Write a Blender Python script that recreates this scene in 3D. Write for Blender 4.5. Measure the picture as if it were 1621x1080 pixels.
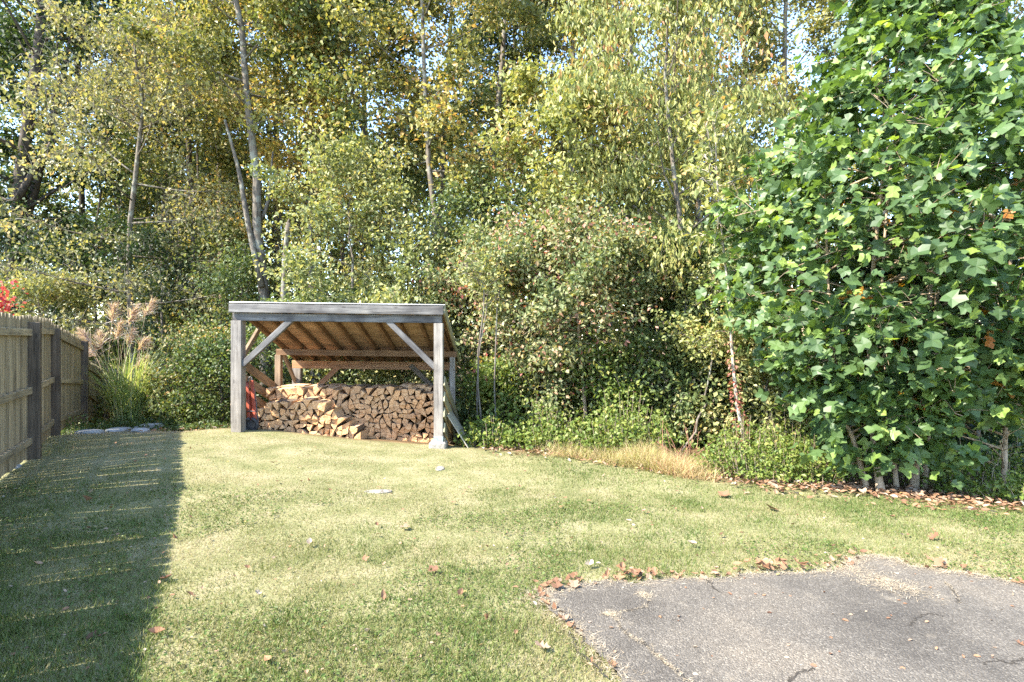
import bpy, bmesh, math, random
import numpy as np
from mathutils import Vector, Matrix

# ------------------------------------------------------------------ scene, camera, sky, sun
SC = bpy.context.scene
COL = SC.collection
for o in list(bpy.data.objects):
    bpy.data.objects.remove(o)

F = 900.0            # focal length in pixels of the 1621 px wide photograph
CAMZ = 1.6
cam_d = bpy.data.cameras.new("camera")
cam = bpy.data.objects.new("camera", cam_d)
COL.objects.link(cam)
cam.location = (0, 0, CAMZ)
cam.rotation_euler = (math.radians(90), 0, 0)
cam_d.sensor_width = 36.0
cam_d.lens = 36.0 * F / 1621.0
cam_d.clip_start = 0.05
cam_d.clip_end = 1000
SC.camera = cam

SUN_EL = math.radians(46)
SUN_A = math.radians(28)          # how far in front of (towards the camera from) due left the sun stands
SUN_DIR = Vector((-math.cos(SUN_A) * math.cos(SUN_EL), -math.sin(SUN_A) * math.cos(SUN_EL), math.sin(SUN_EL)))
world = bpy.data.worlds.new("World")
SC.world = world
world.use_nodes = True
wn = world.node_tree
wn.nodes.clear()
sky = wn.nodes.new("ShaderNodeTexSky")
sky.sky_type = 'NISHITA'
sky.sun_disc = False
sky.sun_elevation = SUN_EL
sky.sun_rotation = math.atan2(SUN_DIR.x, SUN_DIR.y)
sky.air_density = 1.0
sky.dust_density = 0.4
sky.ozone_density = 1.6
bg = wn.nodes.new("ShaderNodeBackground")
bg.inputs['Strength'].default_value = 0.15
wo = wn.nodes.new("ShaderNodeOutputWorld")
wn.links.new(sky.outputs[0], bg.inputs[0])
wn.links.new(bg.outputs[0], wo.inputs[0])

sun_d = bpy.data.lights.new("sun", 'SUN')
sun_d.energy = 3.6
sun_d.angle = math.radians(0.55)
sun_d.color = (1.0, 0.92, 0.78)
sun = bpy.data.objects.new("sun", sun_d)
COL.objects.link(sun)
sun.location = (-20, -5, 25)
sun.rotation_euler = SUN_DIR.to_track_quat('Z', 'Y').to_euler()

SC.view_settings.view_transform = 'Standard'
SC.view_settings.look = 'None'
SC.view_settings.gamma = 1.0
SC.view_settings.use_curve_mapping = False
SC.view_settings.exposure = 2.52
SC.render.engine = 'CYCLES'
SC.cycles.use_denoising = False
SC.cycles.max_bounces = 7
SC.cycles.diffuse_bounces = 4
SC.cycles.glossy_bounces = 2
SC.cycles.transmission_bounces = 4
SC.cycles.transparent_max_bounces = 4
SC.cycles.caustics_reflective = False
SC.cycles.caustics_refractive = False
SC.cycles.sample_clamp_indirect = 6.0

R = np.random.default_rng(11)
random.seed(4)

# ------------------------------------------------------------------ small helpers
def smooth(a, b, t):
    t = np.clip((np.asarray(t, float) - a) / (b - a), 0, 1)
    return t * t * (3 - 2 * t)

_G = np.random.default_rng(99).random((64, 64))
def vnoise(x, y, s=1.0):
    """smooth value noise 0..1"""
    x = np.asarray(x, float) * s + 500.3
    y = np.asarray(y, float) * s + 500.7
    xi = np.floor(x).astype(int); yi = np.floor(y).astype(int)
    fx = x - xi; fy = y - yi
    fx = fx * fx * (3 - 2 * fx); fy = fy * fy * (3 - 2 * fy)
    g = lambda a, b: _G[a % 64, b % 64]
    return ((g(xi, yi) * (1 - fx) + g(xi + 1, yi) * fx) * (1 - fy)
            + (g(xi, yi + 1) * (1 - fx) + g(xi + 1, yi + 1) * fx) * fy)

TX = [-40, -12, -9, -7.5, -6.0, -4.4, -2.8, -1.2, 2, 5, 12, 40]
TZ = [-2.0, -0.60, -0.10, 0.09, 0.08, 0.18, 0.04, -0.12, -0.20, -0.30, -0.8, -2.0]
def T(x, y):
    """height of the ground"""
    x = np.asarray(x, float); y = np.asarray(y, float)
    zx = sum(np.interp(x + d, TX, TZ) for d in (-.5, -.25, 0, .25, .5)) / 5.0
    z = zx * smooth(2.2, 8.2, y)
    z = z - 0.13 * np.clip(y - 9.35, 0, 12) + 0.02 * np.clip(y - 40, 0, 200)
    z = z + (vnoise(x, y, 1.3) - .5) * 0.035 * smooth(3.2, 5.5, y) + (vnoise(x, y, .45) - .5) * 0.05 * smooth(4, 8, y)
    return z
def Tf(x, y):
    return float(T(x, y))
def at(px, py, Y):
    """the point seen at photograph pixel (px, py) at depth Y"""
    return Vector(((px - 810.5) / F * Y, Y, CAMZ + (540 - py) / F * Y))

def link(name, data, parent=None):
    o = bpy.data.objects.new(name, data)
    COL.objects.link(o)
    if parent is not None:
        o.parent = parent
    return o
def tag(o, label=None, cat=None, group=None, kind=None):
    if label: o['label'] = label
    if cat: o['category'] = cat
    if group: o['group'] = group
    if kind: o['kind'] = kind
    return o
def empty(name, loc, label=None, cat=None, group=None):
    o = link(name, None)
    o.location = loc
    o.empty_display_size = 0.1
    return tag(o, label, cat, group)

def tri_mesh(name, V, Fc, mats, rnd=None, midx=None, smooth_shade=False):
    V = np.ascontiguousarray(V, dtype=np.float32); Fc = np.ascontiguousarray(Fc, dtype=np.int32)
    me = bpy.data.meshes.new(name)
    n = len(Fc)
    me.vertices.add(len(V)); me.vertices.foreach_set('co', V.ravel())
    me.loops.add(3 * n); me.loops.foreach_set('vertex_index', Fc.ravel())
    me.polygons.add(n); me.polygons.foreach_set('loop_start', np.arange(0, 3 * n, 3, dtype=np.int32))
    for m in (mats if isinstance(mats, (list, tuple)) else [mats]):
        me.materials.append(m)
    if midx is not None:
        me.polygons.foreach_set('material_index', np.asarray(midx, dtype=np.int32))
    if rnd is not None:
        a = me.attributes.new('rnd', 'FLOAT', 'FACE')
        a.data.foreach_set('value', np.asarray(rnd, dtype=np.float32))
    me.polygons.foreach_set('use_smooth', np.full(n, smooth_shade, dtype=bool))
    me.update(calc_edges=True)
    return me

def unit(a):
    return a / np.maximum(np.linalg.norm(a, axis=-1, keepdims=True), 1e-9)

def scatter(tpl, tris, P, D, N, S, W=None, rnd=None):
    """copies of a little template: x along D, y across, z along N"""
    P = np.asarray(P, float); D = unit(np.asarray(D, float)); N = np.asarray(N, float)
    N = unit(N - (N * D).sum(-1, keepdims=True) * D)
    B = np.cross(N, D)
    S = np.broadcast_to(np.asarray(S, float), (len(P),))
    W = S if W is None else np.broadcast_to(np.asarray(W, float), (len(P),))
    t = np.asarray(tpl, float)
    V = (P[:, None, :] + (S[:, None] * t[None, :, 0])[..., None] * D[:, None, :]
         + (W[:, None] * t[None, :, 1])[..., None] * B[:, None, :]
         + (S[:, None] * t[None, :, 2])[..., None] * N[:, None, :])
    k = len(t); tr = np.asarray(tris, int)
    Fc = (np.arange(len(P)) * k)[:, None, None] + tr[None]
    r = None if rnd is None else np.repeat(np.asarray(rnd, float), len(tr))
    return V.reshape(-1, 3), Fc.reshape(-1, 3), r

LEAF = ([(0, 0, 0), (.5, -.34, .10), (1, 0, -.10), (.5, .34, .10)], [(0, 1, 2), (0, 2, 3)])
LONGLEAF = ([(0, 0, 0), (.42, -.22, .06), (1, 0, -.16), (.42, .22, .06)], [(0, 1, 2), (0, 2, 3)])
BLADE = ([(0, -.5, 0), (0, .5, 0), (.55, .38, .06), (.55, -.38, .06), (1, 0, .28)], [(0, 1, 2), (0, 2, 3), (3, 2, 4)])
BLADE1 = ([(0, -.5, 0), (0, .5, 0), (1, 0, .15)], [(0, 1, 2)])
# lobed leaf of the tulip tree: squared tip with a notch and four lobes
TULIP = ([(0, 0, 0), (.05, -.30, .05), (.30, -.52, .10), (.47, -.28, .05), (.66, -.44, .07), (.95, -.40, -.03), (.86, 0, -.02),
          (.95, .40, -.03), (.66, .44, .07), (.47, .28, .05), (.30, .52, .10), (.05, .30, .05), (.45, 0, 0)],
         [(12, i, i + 1) for i in range(0, 11)] + [(12, 11, 0)])
# oak like fallen leaf
OAK = ([(-.15, 0, 0), (.1, -.1, .06), (.22, -.34, .16), (.36, -.12, .05), (.5, -.42, .2), (.62, -.13, .06), (.8, -.28, .12), (1, 0, .05),
        (.8, .28, .1), (.62, .13, .06), (.5, .42, .22), (.36, .12, .05), (.22, .34, .14), (.1, .1, .06), (.45, 0, 0)],
       [(14, i, i + 1) for i in range(0, 13)] + [(14, 13, 0)])
OVALF = ([(0, 0, 0), (.25, -.26, .10), (.6, -.27, .15), (1, 0, .10), (.6, .25, .2), (.25, .26, .13), (.5, 0, 0)],
         [(6, i, i + 1) for i in range(0, 5)] + [(6, 5, 0)])

class Tubes:
    def __init__(s):
        s.V = []; s.F = []; s.n = 0
    def add(s, pts, radii, sides=5, cap=True):
        pts = np.asarray(pts, float); k = len(pts)
        radii = np.broadcast_to(np.asarray(radii, float), (k,))
        d = unit(np.gradient(pts, axis=0))
        ref = np.array([0.0, 0, 1]) if abs(d[0][2]) < .8 else np.array([1.0, 0, 0])
        u = np.cross(d, ref); u = unit(u); w = np.cross(d, u)
        a = np.arange(sides) * 2 * math.pi / sides
        V = pts[:, None, :] + radii[:, None, None] * (np.cos(a)[None, :, None] * u[:, None, :] + np.sin(a)[None, :, None] * w[:, None, :])
        base = s.n
        s.V.append(V.reshape(-1, 3)); s.n += k * sides
        i = np.arange(k - 1)[:, None]; j = np.arange(sides)[None, :]
        a0 = base + i * sides + j; a1 = base + i * sides + (j + 1) % sides
        b0 = a0 + sides; b1 = a1 + sides
        s.F.append(np.stack([np.stack([a0, a1, b1], -1), np.stack([a0, b1, b0], -1)], 2).reshape(-1, 3))
        if cap:
            e = base + (k - 1) * sides
            s.F.append(np.array([(e, e + q, e + q + 1) for q in range(1, sides - 1)]))
            s.F.append(np.array([(base, base + q + 1, base + q) for q in range(1, sides - 1)]))
    def arrays(s):
        return np.concatenate(s.V), np.concatenate(s.F)
    def mesh(s, name, mat, origin=(0, 0, 0)):
        V, Fc = s.arrays()
        return tri_mesh(name, V - np.asarray(origin), Fc, mat, smooth_shade=True)

def spline(pts, n):
    """Catmull-Rom through points, n samples"""
    p = [np.asarray(q, float) for q in pts]
    if len(p) == 2:
        return np.array([p[0] + (p[1] - p[0]) * t for t in np.linspace(0, 1, n)])
    p = [2 * p[0] - p[1]] + p + [2 * p[-1] - p[-2]]
    out = []
    m = len(p) - 3
    for t in np.linspace(0, m - 1e-6, n):
        i = int(t); u = t - i
        a, b, c, d = p[i:i + 4]
        out.append(.5 * ((2 * b) + (-a + c) * u + (2 * a - 5 * b + 4 * c - d) * u * u + (-a + 3 * b - 3 * c + d) * u ** 3))
    return np.array(out)

# ------------------------------------------------------------------ materials
def mat_new(name):
    m = bpy.data.materials.new(name); m.use_nodes = True
    nt = m.node_tree; nt.nodes.clear()
    return m, nt, nt.nodes.new, nt.links.new
def ramp(nt, stops):
    r = nt.nodes.new("ShaderNodeValToRGB")
    e = r.color_ramp.elements
    while len(e) > 1: e.remove(e[-1])
    e[0].position = stops[0][0]; e[0].color = (*stops[0][1], 1)
    for p, c in stops[1:]:
        q = e.new(p); q.color = (*c, 1)
    return r
def noise(nt, vec, scale, detail=4, rough=.55):
    n = nt.nodes.new("ShaderNodeTexNoise")
    n.inputs['Scale'].default_value = scale; n.inputs['Detail'].default_value = detail; n.inputs['Roughness'].default_value = rough
    if vec is not None: nt.links.new(vec, n.inputs['Vector'])
    return n
def mth(nt, op, a, b=None):
    n = nt.nodes.new("ShaderNodeMath"); n.operation = op
    for i, v in enumerate((a, b)):
        if v is None: continue
        if isinstance(v, (int, float)): n.inputs[i].default_value = v
        else: nt.links.new(v, n.inputs[i])
    return n.outputs[0]
def mixc(nt, fac, a, b, mode='MIX'):
    n = nt.nodes.new("ShaderNodeMix"); n.data_type = 'RGBA'; n.blend_type = mode
    for key, v in ((0, fac), (6, a), (7, b)):
        if isinstance(v, (int, float)): n.inputs[key].default_value = v
        elif isinstance(v, tuple): n.inputs[key].default_value = (*v, 1)
        else: nt.links.new(v, n.inputs[key])
    return n.outputs[2]

def leaf_mat(name, stops, trans=.40, rough=.5, spec=.4, tint=(1.15, 1.1, .55)):
    """leaf colours spread over the leaves of a crown; light also comes through them"""
    m, nt, N, L = mat_new(name)
    at_ = N("ShaderNodeAttribute"); at_.attribute_name = 'rnd'
    r = ramp(nt, stops); L(at_.outputs['Fac'], r.inputs[0])
    geo = N("ShaderNodeNewGeometry")
    nz = noise(nt, geo.outputs['Position'], 9, 2)
    col = mixc(nt, .35, r.outputs[0], mixc(nt, 1.0, r.outputs[0], nz.outputs['Fac'], 'MULTIPLY'))
    p = N("ShaderNodeBsdfPrincipled")
    L(col, p.inputs['Base Color']); p.inputs['Roughness'].default_value = rough
    p.inputs['Specular IOR Level'].default_value = spec
    t = N("ShaderNodeBsdfTranslucent")
    L(mixc(nt, 1.0, col, tint, 'MULTIPLY'), t.inputs['Color'])
    mx = N("ShaderNodeMixShader"); mx.inputs[0].default_value = trans
    out = N("ShaderNodeOutputMaterial")
    L(p.outputs[0], mx.inputs[1]); L(t.outputs[0], mx.inputs[2]); L(mx.outputs[0], out.inputs[0])
    return m

def wood_mat(name, dark, light, grain=1.0, stain=None, rough=.85, spread=.25, knots=True):
    """boards whose grain runs along the object's own X"""
    m, nt, N, L = mat_new(name)
    tc = N("ShaderNodeTexCoord"); oi = N("ShaderNodeObjectInfo")
    off = N("ShaderNodeVectorMath"); off.operation = 'ADD'
    L(tc.outputs['Object'], off.inputs[0])
    cmb = N("ShaderNodeCombineXYZ")
    L(mth(nt, 'MULTIPLY', oi.outputs['Random'], 91.7), cmb.inputs[0]); L(mth(nt, 'MULTIPLY', oi.outputs['Random'], 37.3), cmb.inputs[1])
    L(cmb.outputs[0], off.inputs[1])
    mp = N("ShaderNodeMapping"); mp.inputs['Scale'].default_value = (1.2, 22 * grain, 22 * grain); L(off.outputs[0], mp.inputs[0])
    n1 = noise(nt, mp.outputs[0], 1.0, 5, .6)
    mp2 = N("ShaderNodeMapping"); mp2.inputs['Scale'].default_value = (3, 110 * grain, 110 * grain); L(off.outputs[0], mp2.inputs[0])
    n2 = noise(nt, mp2.outputs[0], 1.0, 3, .6)
    f = mth(nt, 'ADD', mth(nt, 'MULTIPLY', n1.outputs['Fac'], .65), mth(nt, 'MULTIPLY', n2.outputs['Fac'], .35))
    r = ramp(nt, [(.34, dark), (.62, light)]); L(f, r.inputs[0])
    col = r.outputs[0]
    blotch = noise(nt, off.outputs[0], 3.2, 4, .6)
    b = ramp(nt, [(.3, (.55, .55, .57)), (.55, (1, 1, 1)), (.75, (1.12, 1.08, 1.02))]); L(blotch.outputs['Fac'], b.inputs[0])
    col = mixc(nt, .8, col, mixc(nt, 1.0, col, b.outputs[0], 'MULTIPLY'))
    if stain:
        sn = noise(nt, off.outputs[0], 1.7, 3, .5)
        sr = ramp(nt, [(.5, (0, 0, 0)), (.66, (1, 1, 1))]); L(sn.outputs['Fac'], sr.inputs[0])
        col = mixc(nt, mth(nt, 'MULTIPLY', sr.outputs[0], .7), col, stain)
    if knots:
        mk = N("ShaderNodeMapping"); mk.inputs['Scale'].default_value = (2.6, 9, 9); L(off.outputs[0], mk.inputs[0])
        vo = N("ShaderNodeTexVoronoi"); vo.inputs['Scale'].default_value = 1.0; L(mk.outputs[0], vo.inputs['Vector'])
        kr = ramp(nt, [(.05, (1, 1, 1)), (.13, (0, 0, 0))]); L(vo.outputs['Distance'], kr.inputs[0])
        col = mixc(nt, mth(nt, 'MULTIPLY', kr.outputs[0], .75), col, tuple(c * .35 for c in dark))
    mq = N("ShaderNodeMapping"); mq.inputs['Scale'].default_value = (1.6, 55, 55); L(off.outputs[0], mq.inputs[0])
    cn = noise(nt, mq.outputs[0], 1.0, 2, .5)
    cr = ramp(nt, [(.64, (0, 0, 0)), (.69, (1, 1, 1))]); L(cn.outputs['Fac'], cr.inputs[0])
    col = mixc(nt, mth(nt, 'MULTIPLY', cr.outputs[0], .7), col, tuple(c * .3 for c in dark))
    var = mth(nt, 'ADD', 1 - spread / 2, mth(nt, 'MULTIPLY', oi.outputs['Random'], spread))
    col = mixc(nt, 1.0, col, var, 'MULTIPLY')
    p = N("ShaderNodeBsdfPrincipled"); L(col, p.inputs['Base Color']); p.inputs['Roughness'].default_value = rough
    p.inputs['Specular IOR Level'].default_value = .25
    bp = N("ShaderNodeBump"); bp.inputs['Strength'].default_value = .5; bp.inputs['Distance'].default_value = .004
    L(f, bp.inputs['Height']); L(bp.outputs[0], p.inputs['Normal'])
    out = N("ShaderNodeOutputMaterial"); L(p.outputs[0], out.inputs[0])
    return m

def bark_mat(name, dark, light, lichen=None):
    m, nt, N, L = mat_new(name)
    geo = N("ShaderNodeNewGeometry")
    mp = N("ShaderNodeMapping"); mp.inputs['Scale'].default_value = (16, 16, 3.5); L(geo.outputs['Position'], mp.inputs[0])
    n1 = noise(nt, mp.outputs[0], 1.0, 6, .65)
    r = ramp(nt, [(.35, dark), (.65, light)]); L(n1.outputs['Fac'], r.inputs[0]); col = r.outputs[0]
    if lichen:
        n2 = noise(nt, geo.outputs['Position'], 4.0, 4, .6)
        r2 = ramp(nt, [(.52, (0, 0, 0)), (.6, (1, 1, 1))]); L(n2.outputs['Fac'], r2.inputs[0])
        col = mixc(nt, mth(nt, 'MULTIPLY', r2.outputs[0], .7), col, lichen)
    p = N("ShaderNodeBsdfPrincipled"); L(col, p.inputs['Base Color']); p.inputs['Roughness'].default_value = .9
    p.inputs['Specular IOR Level'].default_value = .2
    bp = N("ShaderNodeBump"); bp.inputs['Strength'].default_value = .7; bp.inputs['Distance'].default_value = .02
    L(n1.outputs['Fac'], bp.inputs['Height']); L(bp.outputs[0], p.inputs['Normal'])
    out = N("ShaderNodeOutputMaterial"); L(p.outputs[0], out.inputs[0])
    return m

def plain_mat(name, c0, c1, scale=8, rough=.8, metal=0, bump=.3, bdist=.01, spec=.3, world=False):
    m, nt, N, L = mat_new(name)
    tc = N("ShaderNodeTexCoord"); geo = N("ShaderNodeNewGeometry")
    v = geo.outputs['Position'] if world else tc.outputs['Object']
    n1 = noise(nt, v, scale, 6, .62)
    r = ramp(nt, [(.36, c0), (.64, c1)]); L(n1.outputs['Fac'], r.inputs[0])
    p = N("ShaderNodeBsdfPrincipled"); L(r.outputs[0], p.inputs['Base Color']); p.inputs['Roughness'].default_value = rough
    p.inputs['Metallic'].default_value = metal; p.inputs['Specular IOR Level'].default_value = spec
    bp = N("ShaderNodeBump"); bp.inputs['Strength'].default_value = bump; bp.inputs['Distance'].default_value = bdist
    L(n1.outputs['Fac'], bp.inputs['Height']); L(bp.outputs[0], p.inputs['Normal'])
    out = N("ShaderNodeOutputMaterial"); L(p.outputs[0], out.inputs[0])
    return m

M = {}
# foliage
M['dark'] = leaf_mat('leaf_dark_green_and_shade', [(0, (0.020, 0.042, 0.017)), (.55, (0.043, 0.078, 0.029)), (.85, (0.080, 0.112, 0.043)), (1, (0.141, 0.134, 0.055))])  # dark greens; they also paint shade into the big left tree's leaves
M['olive'] = leaf_mat('leaf_olive', [(0, (0.069, 0.106, 0.037)), (.5, (0.177, 0.217, 0.075)), (.8, (0.339, 0.325, 0.114)), (1, (0.463, 0.308, 0.115))])
M['yg'] = leaf_mat('leaf_yellow_green', [(0, (0.091, 0.122, 0.042)), (.45, (0.271, 0.279, 0.093)), (.78, (0.476, 0.417, 0.139)), (.93, (0.569, 0.357, 0.134)), (1, (0.504, 0.231, 0.104))])
M['yellow'] = leaf_mat('leaf_yellow', [(0, (0.118, 0.145, 0.047)), (.4, (0.353, 0.327, 0.104)), (.75, (0.582, 0.467, 0.158)), (1, (0.589, 0.319, 0.131))])
M['lime'] = leaf_mat('leaf_lime', [(0, (0.128, 0.173, 0.052)), (.5, (0.323, 0.352, 0.118)), (.84, (0.512, 0.483, 0.184)), (.95, (0.523, 0.323, 0.138)), (1, (0.476, 0.190, 0.112))])
M['grayolive'] = leaf_mat('leaf_dull_olive', [(0, (0.116, 0.132, 0.067)), (.5, (0.272, 0.280, 0.128)), (.85, (0.463, 0.405, 0.188)), (1, (0.451, 0.309, 0.178))])
M['green'] = leaf_mat('leaf_green', [(0, (0.055, 0.092, 0.031)), (.5, (0.131, 0.185, 0.063)), (.9, (0.254, 0.296, 0.106)), (1, (0.414, 0.323, 0.119))])
M['pink'] = leaf_mat('leaf_pinkish', [(0, (0.093, 0.143, 0.055)), (.5, (0.235, 0.276, 0.120)), (.80, (0.426, 0.402, 0.209)), (.92, (0.511, 0.275, 0.201)), (1, (0.465, 0.107, 0.100))], spec=.35)
M['pale'] = leaf_mat('leaf_pale', [(0, (0.133, 0.174, 0.062)), (.5, (0.290, 0.322, 0.122)), (.85, (0.497, 0.475, 0.221)), (1, (0.604, 0.428, 0.189))], spec=.4)
M['weed'] = leaf_mat('leaf_weed', [(0, (0.074, 0.128, 0.022)), (.5, (0.172, 0.244, 0.049)), (.9, (0.320, 0.348, 0.088)), (1, (0.467, 0.302, 0.110))])
M['shrub_orange'] = leaf_mat('leaf_shrub_orange', [(0, (0.063, 0.100, 0.038)), (.55, (0.150, 0.201, 0.065)), (.8, (0.337, 0.298, 0.112)), (1, (0.510, 0.285, 0.122))])
M['red'] = leaf_mat('leaf_red', [(0, (0.345, 0.028, 0.041)), (.6, (0.620, 0.055, 0.083)), (1, (0.620, 0.166, 0.138))])
M['vine'] = leaf_mat('leaf_vine', [(0, (.26, .07, .05)), (.6, (.38, .16, .12)), (.8, (.36, .28, .15)), (1, (.25, .28, .10))])
M['tulip'] = leaf_mat('leaf_tulip_tree', [(0, (0.067, 0.123, 0.046)), (.55, (0.113, 0.194, 0.065)), (.74, (0.156, 0.248, 0.079)), (.78, (0.206, 0.320, 0.077)), (.965, (0.296, 0.394, 0.092)), (.975, (0.558, 0.304, 0.044)), (1, (0.514, 0.183, 0.044))],
                      trans=.44, rough=.48, spec=.5, tint=(1.35, 1.3, .45))
M['ivy'] = leaf_mat('leaf_ivy', [(0, (0.041, 0.083, 0.028)), (.6, (0.110, 0.166, 0.048)), (1, (0.248, 0.276, 0.083))])
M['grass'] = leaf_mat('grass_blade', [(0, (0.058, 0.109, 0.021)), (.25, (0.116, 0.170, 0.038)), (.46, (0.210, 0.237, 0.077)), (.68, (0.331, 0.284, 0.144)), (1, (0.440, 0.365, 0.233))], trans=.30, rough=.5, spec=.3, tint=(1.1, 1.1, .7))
M['drygrass'] = leaf_mat('dry_grass_blade', [(0, (0.264, 0.297, 0.088)), (.35, (0.506, 0.440, 0.209)), (.75, (0.616, 0.462, 0.275)), (1, (0.506, 0.264, 0.165))], trans=.35, rough=.6, spec=.2)
M['straw'] = leaf_mat('straw', [(0, (0.306, 0.246, 0.170)), (.6, (0.442, 0.365, 0.264)), (1, (0.527, 0.468, 0.357))], trans=.15, rough=.8, spec=.1)
M['fallen'] = leaf_mat('fallen_leaf', [(0, (0.098, 0.052, 0.034)), (.3, (0.225, 0.121, 0.073)), (.55, (0.316, 0.178, 0.102)), (.75, (0.375, 0.266, 0.188)), (.93, (0.466, 0.404, 0.325)), (1, (0.375, 0.291, 0.102))], trans=.15, rough=.7, spec=.2)
M['plume'] = leaf_mat('grass_plume', [(0, (0.416, 0.259, 0.213)), (.6, (0.635, 0.466, 0.398)), (1, (0.716, 0.711, 0.624))], trans=.4, rough=.7, spec=.1)
M['reed'] = leaf_mat('tall_grass_blade', [(0, (0.220, 0.330, 0.099)), (.6, (0.440, 0.506, 0.198)), (1, (0.660, 0.638, 0.374))], trans=.4)
# bark
M['bark'] = bark_mat('bark_grey', (.07, .058, .046), (.19, .165, .138), (.24, .245, .21))
M['barkdark'] = bark_mat('bark_dark', (.035, .03, .025), (.12, .10, .085))
M['barktan'] = bark_mat('bark_tan', (.20, .15, .10), (.40, .31, .22))
M['barkpale'] = bark_mat('bark_pale', (.22, .19, .15), (.45, .40, .34))
M['twig'] = bark_mat('bark_twig', (.13, .11, .09), (.29, .255, .22))
# wood
M['greywood'] = wood_mat('weathered_grey_wood', (.07, .066, .064), (.215, .205, .195), stain=(.035, .032, .034), grain=.8)
M['postwood'] = wood_mat('weathered_post_wood', (.12, .105, .09), (.32, .29, .255), grain=.8)
M['fencewood'] = wood_mat('fence_wood', (.17, .135, .085), (.41, .335, .22), spread=.4)
M['fencepost'] = wood_mat('fence_post_wood', (.06, .046, .034), (.16, .125, .092))
M['rafter'] = wood_mat('rafter_wood', (.11, .06, .034), (.26, .155, .085))
M['deck'] = wood_mat('roof_deck_wood', (.28, .175, .11), (.52, .365, .25), grain=.6)
M['sidewood'] = wood_mat('side_board_wood', (.17, .115, .072), (.33, .245, .165))
M['sidegrey'] = wood_mat('side_board_greenish', (.20, .18, .11), (.40, .365, .24))
M['beamred'] = wood_mat('back_beam_wood', (.22, .11, .06), (.44, .25, .13))
M['panel'] = wood_mat('panel_board', (.24, .22, .17), (.44, .41, .33), grain=.5, knots=False)
M['metal'] = plain_mat('galvanised_metal', (.50, .52, .55), (.66, .68, .70), 20, .45, .6, .05, .002, .5)
M['bracket'] = plain_mat('bracket_metal', (.36, .43, .48), (.55, .62, .66), 30, .45, .7, .1, .002, .5)
M['concrete'] = plain_mat('concrete', (.20, .185, .16), (.36, .34, .30), 25, .9, 0, .6, .006)
M['rock'] = plain_mat('rock', (.20, .20, .20), (.42, .42, .41), 7, .85, 0, .8, .02, .3, True)
M['lawnstone'] = plain_mat('lawn_stone', (.15, .14, .12), (.29, .27, .235), 14, .9, 0, .8, .01, .2, True)
M['redpaint'] = plain_mat('red_paint', (.24, .045, .024), (.34, .07, .035), 12, .4, 0, .1, .002, .5)
M['rubber'] = plain_mat('black_rubber', (.02, .02, .022), (.05, .05, .055), 15, .6, 0, .2, .003, .4)
M['steel'] = plain_mat('dark_steel', (.05, .05, .055), (.12, .12, .13), 18, .4, .6, .1, .002, .5)

def log_end_mat():
    m, nt, N, L = mat_new('log_end_grain')
    tc = N("ShaderNodeTexCoord"); oi = N("ShaderNodeObjectInfo")
    sep = N("ShaderNodeSeparateXYZ"); L(tc.outputs['Object'], sep.inputs[0])
    n0 = noise(nt, tc.outputs['Object'], 30, 3)
    dx = mth(nt, 'ADD', sep.outputs[0], .05); dz = mth(nt, 'ADD', sep.outputs[2], .03)
    d = mth(nt, 'SQRT', mth(nt, 'ADD', mth(nt, 'MULTIPLY', dx, dx), mth(nt, 'MULTIPLY', dz, dz)))
    rings = mth(nt, 'SINE', mth(nt, 'ADD', mth(nt, 'MULTIPLY', d, 520), mth(nt, 'MULTIPLY', n0.outputs['Fac'], 7)))
    geo = N("ShaderNodeNewGeometry")
    n1 = noise(nt, geo.outputs['Position'], 38, 5, .65)
    f = mth(nt, 'ADD', n1.outputs['Fac'], mth(nt, 'MULTIPLY', rings, .04))
    r = ramp(nt, [(.33, (.36, .20, .105)), (.5, (.61, .385, .215)), (.68, (.72, .51, .31))]); L(f, r.inputs[0])
    hue = ramp(nt, [(0, (.78, .70, .64)), (.3, (.94, .88, .82)), (.6, (1.0, .93, .84)), (.85, (1.05, .88, .72)), (1, (1.1, 1.02, .92))])
    L(oi.outputs['Random'], hue.inputs[0])
    col = mixc(nt, 1.0, r.outputs[0], hue.outputs[0], 'MULTIPLY')
    p = N("ShaderNodeBsdfPrincipled"); L(col, p.inputs['Base Color']); p.inputs['Roughness'].default_value = .9
    p.inputs['Specular IOR Level'].default_value = .2
    bp = N("ShaderNodeBump"); bp.inputs['Strength'].default_value = .6; bp.inputs['Distance'].default_value = .006
    L(f, bp.inputs['Height']); L(bp.outputs[0], p.inputs['Normal'])
    out = N("ShaderNodeOutputMaterial"); L(p.outputs[0], out.inputs[0])
    return m
M['logend'] = log_end_mat()
M['logside'] = plain_mat('log_split_side', (.36, .22, .125), (.64, .45, .28), 30, .9, 0, .6, .006)
M['logbark'] = plain_mat('log_bark', (.07, .05, .035), (.20, .15, .11), 30, .95, 0, .8, .01)

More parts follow.
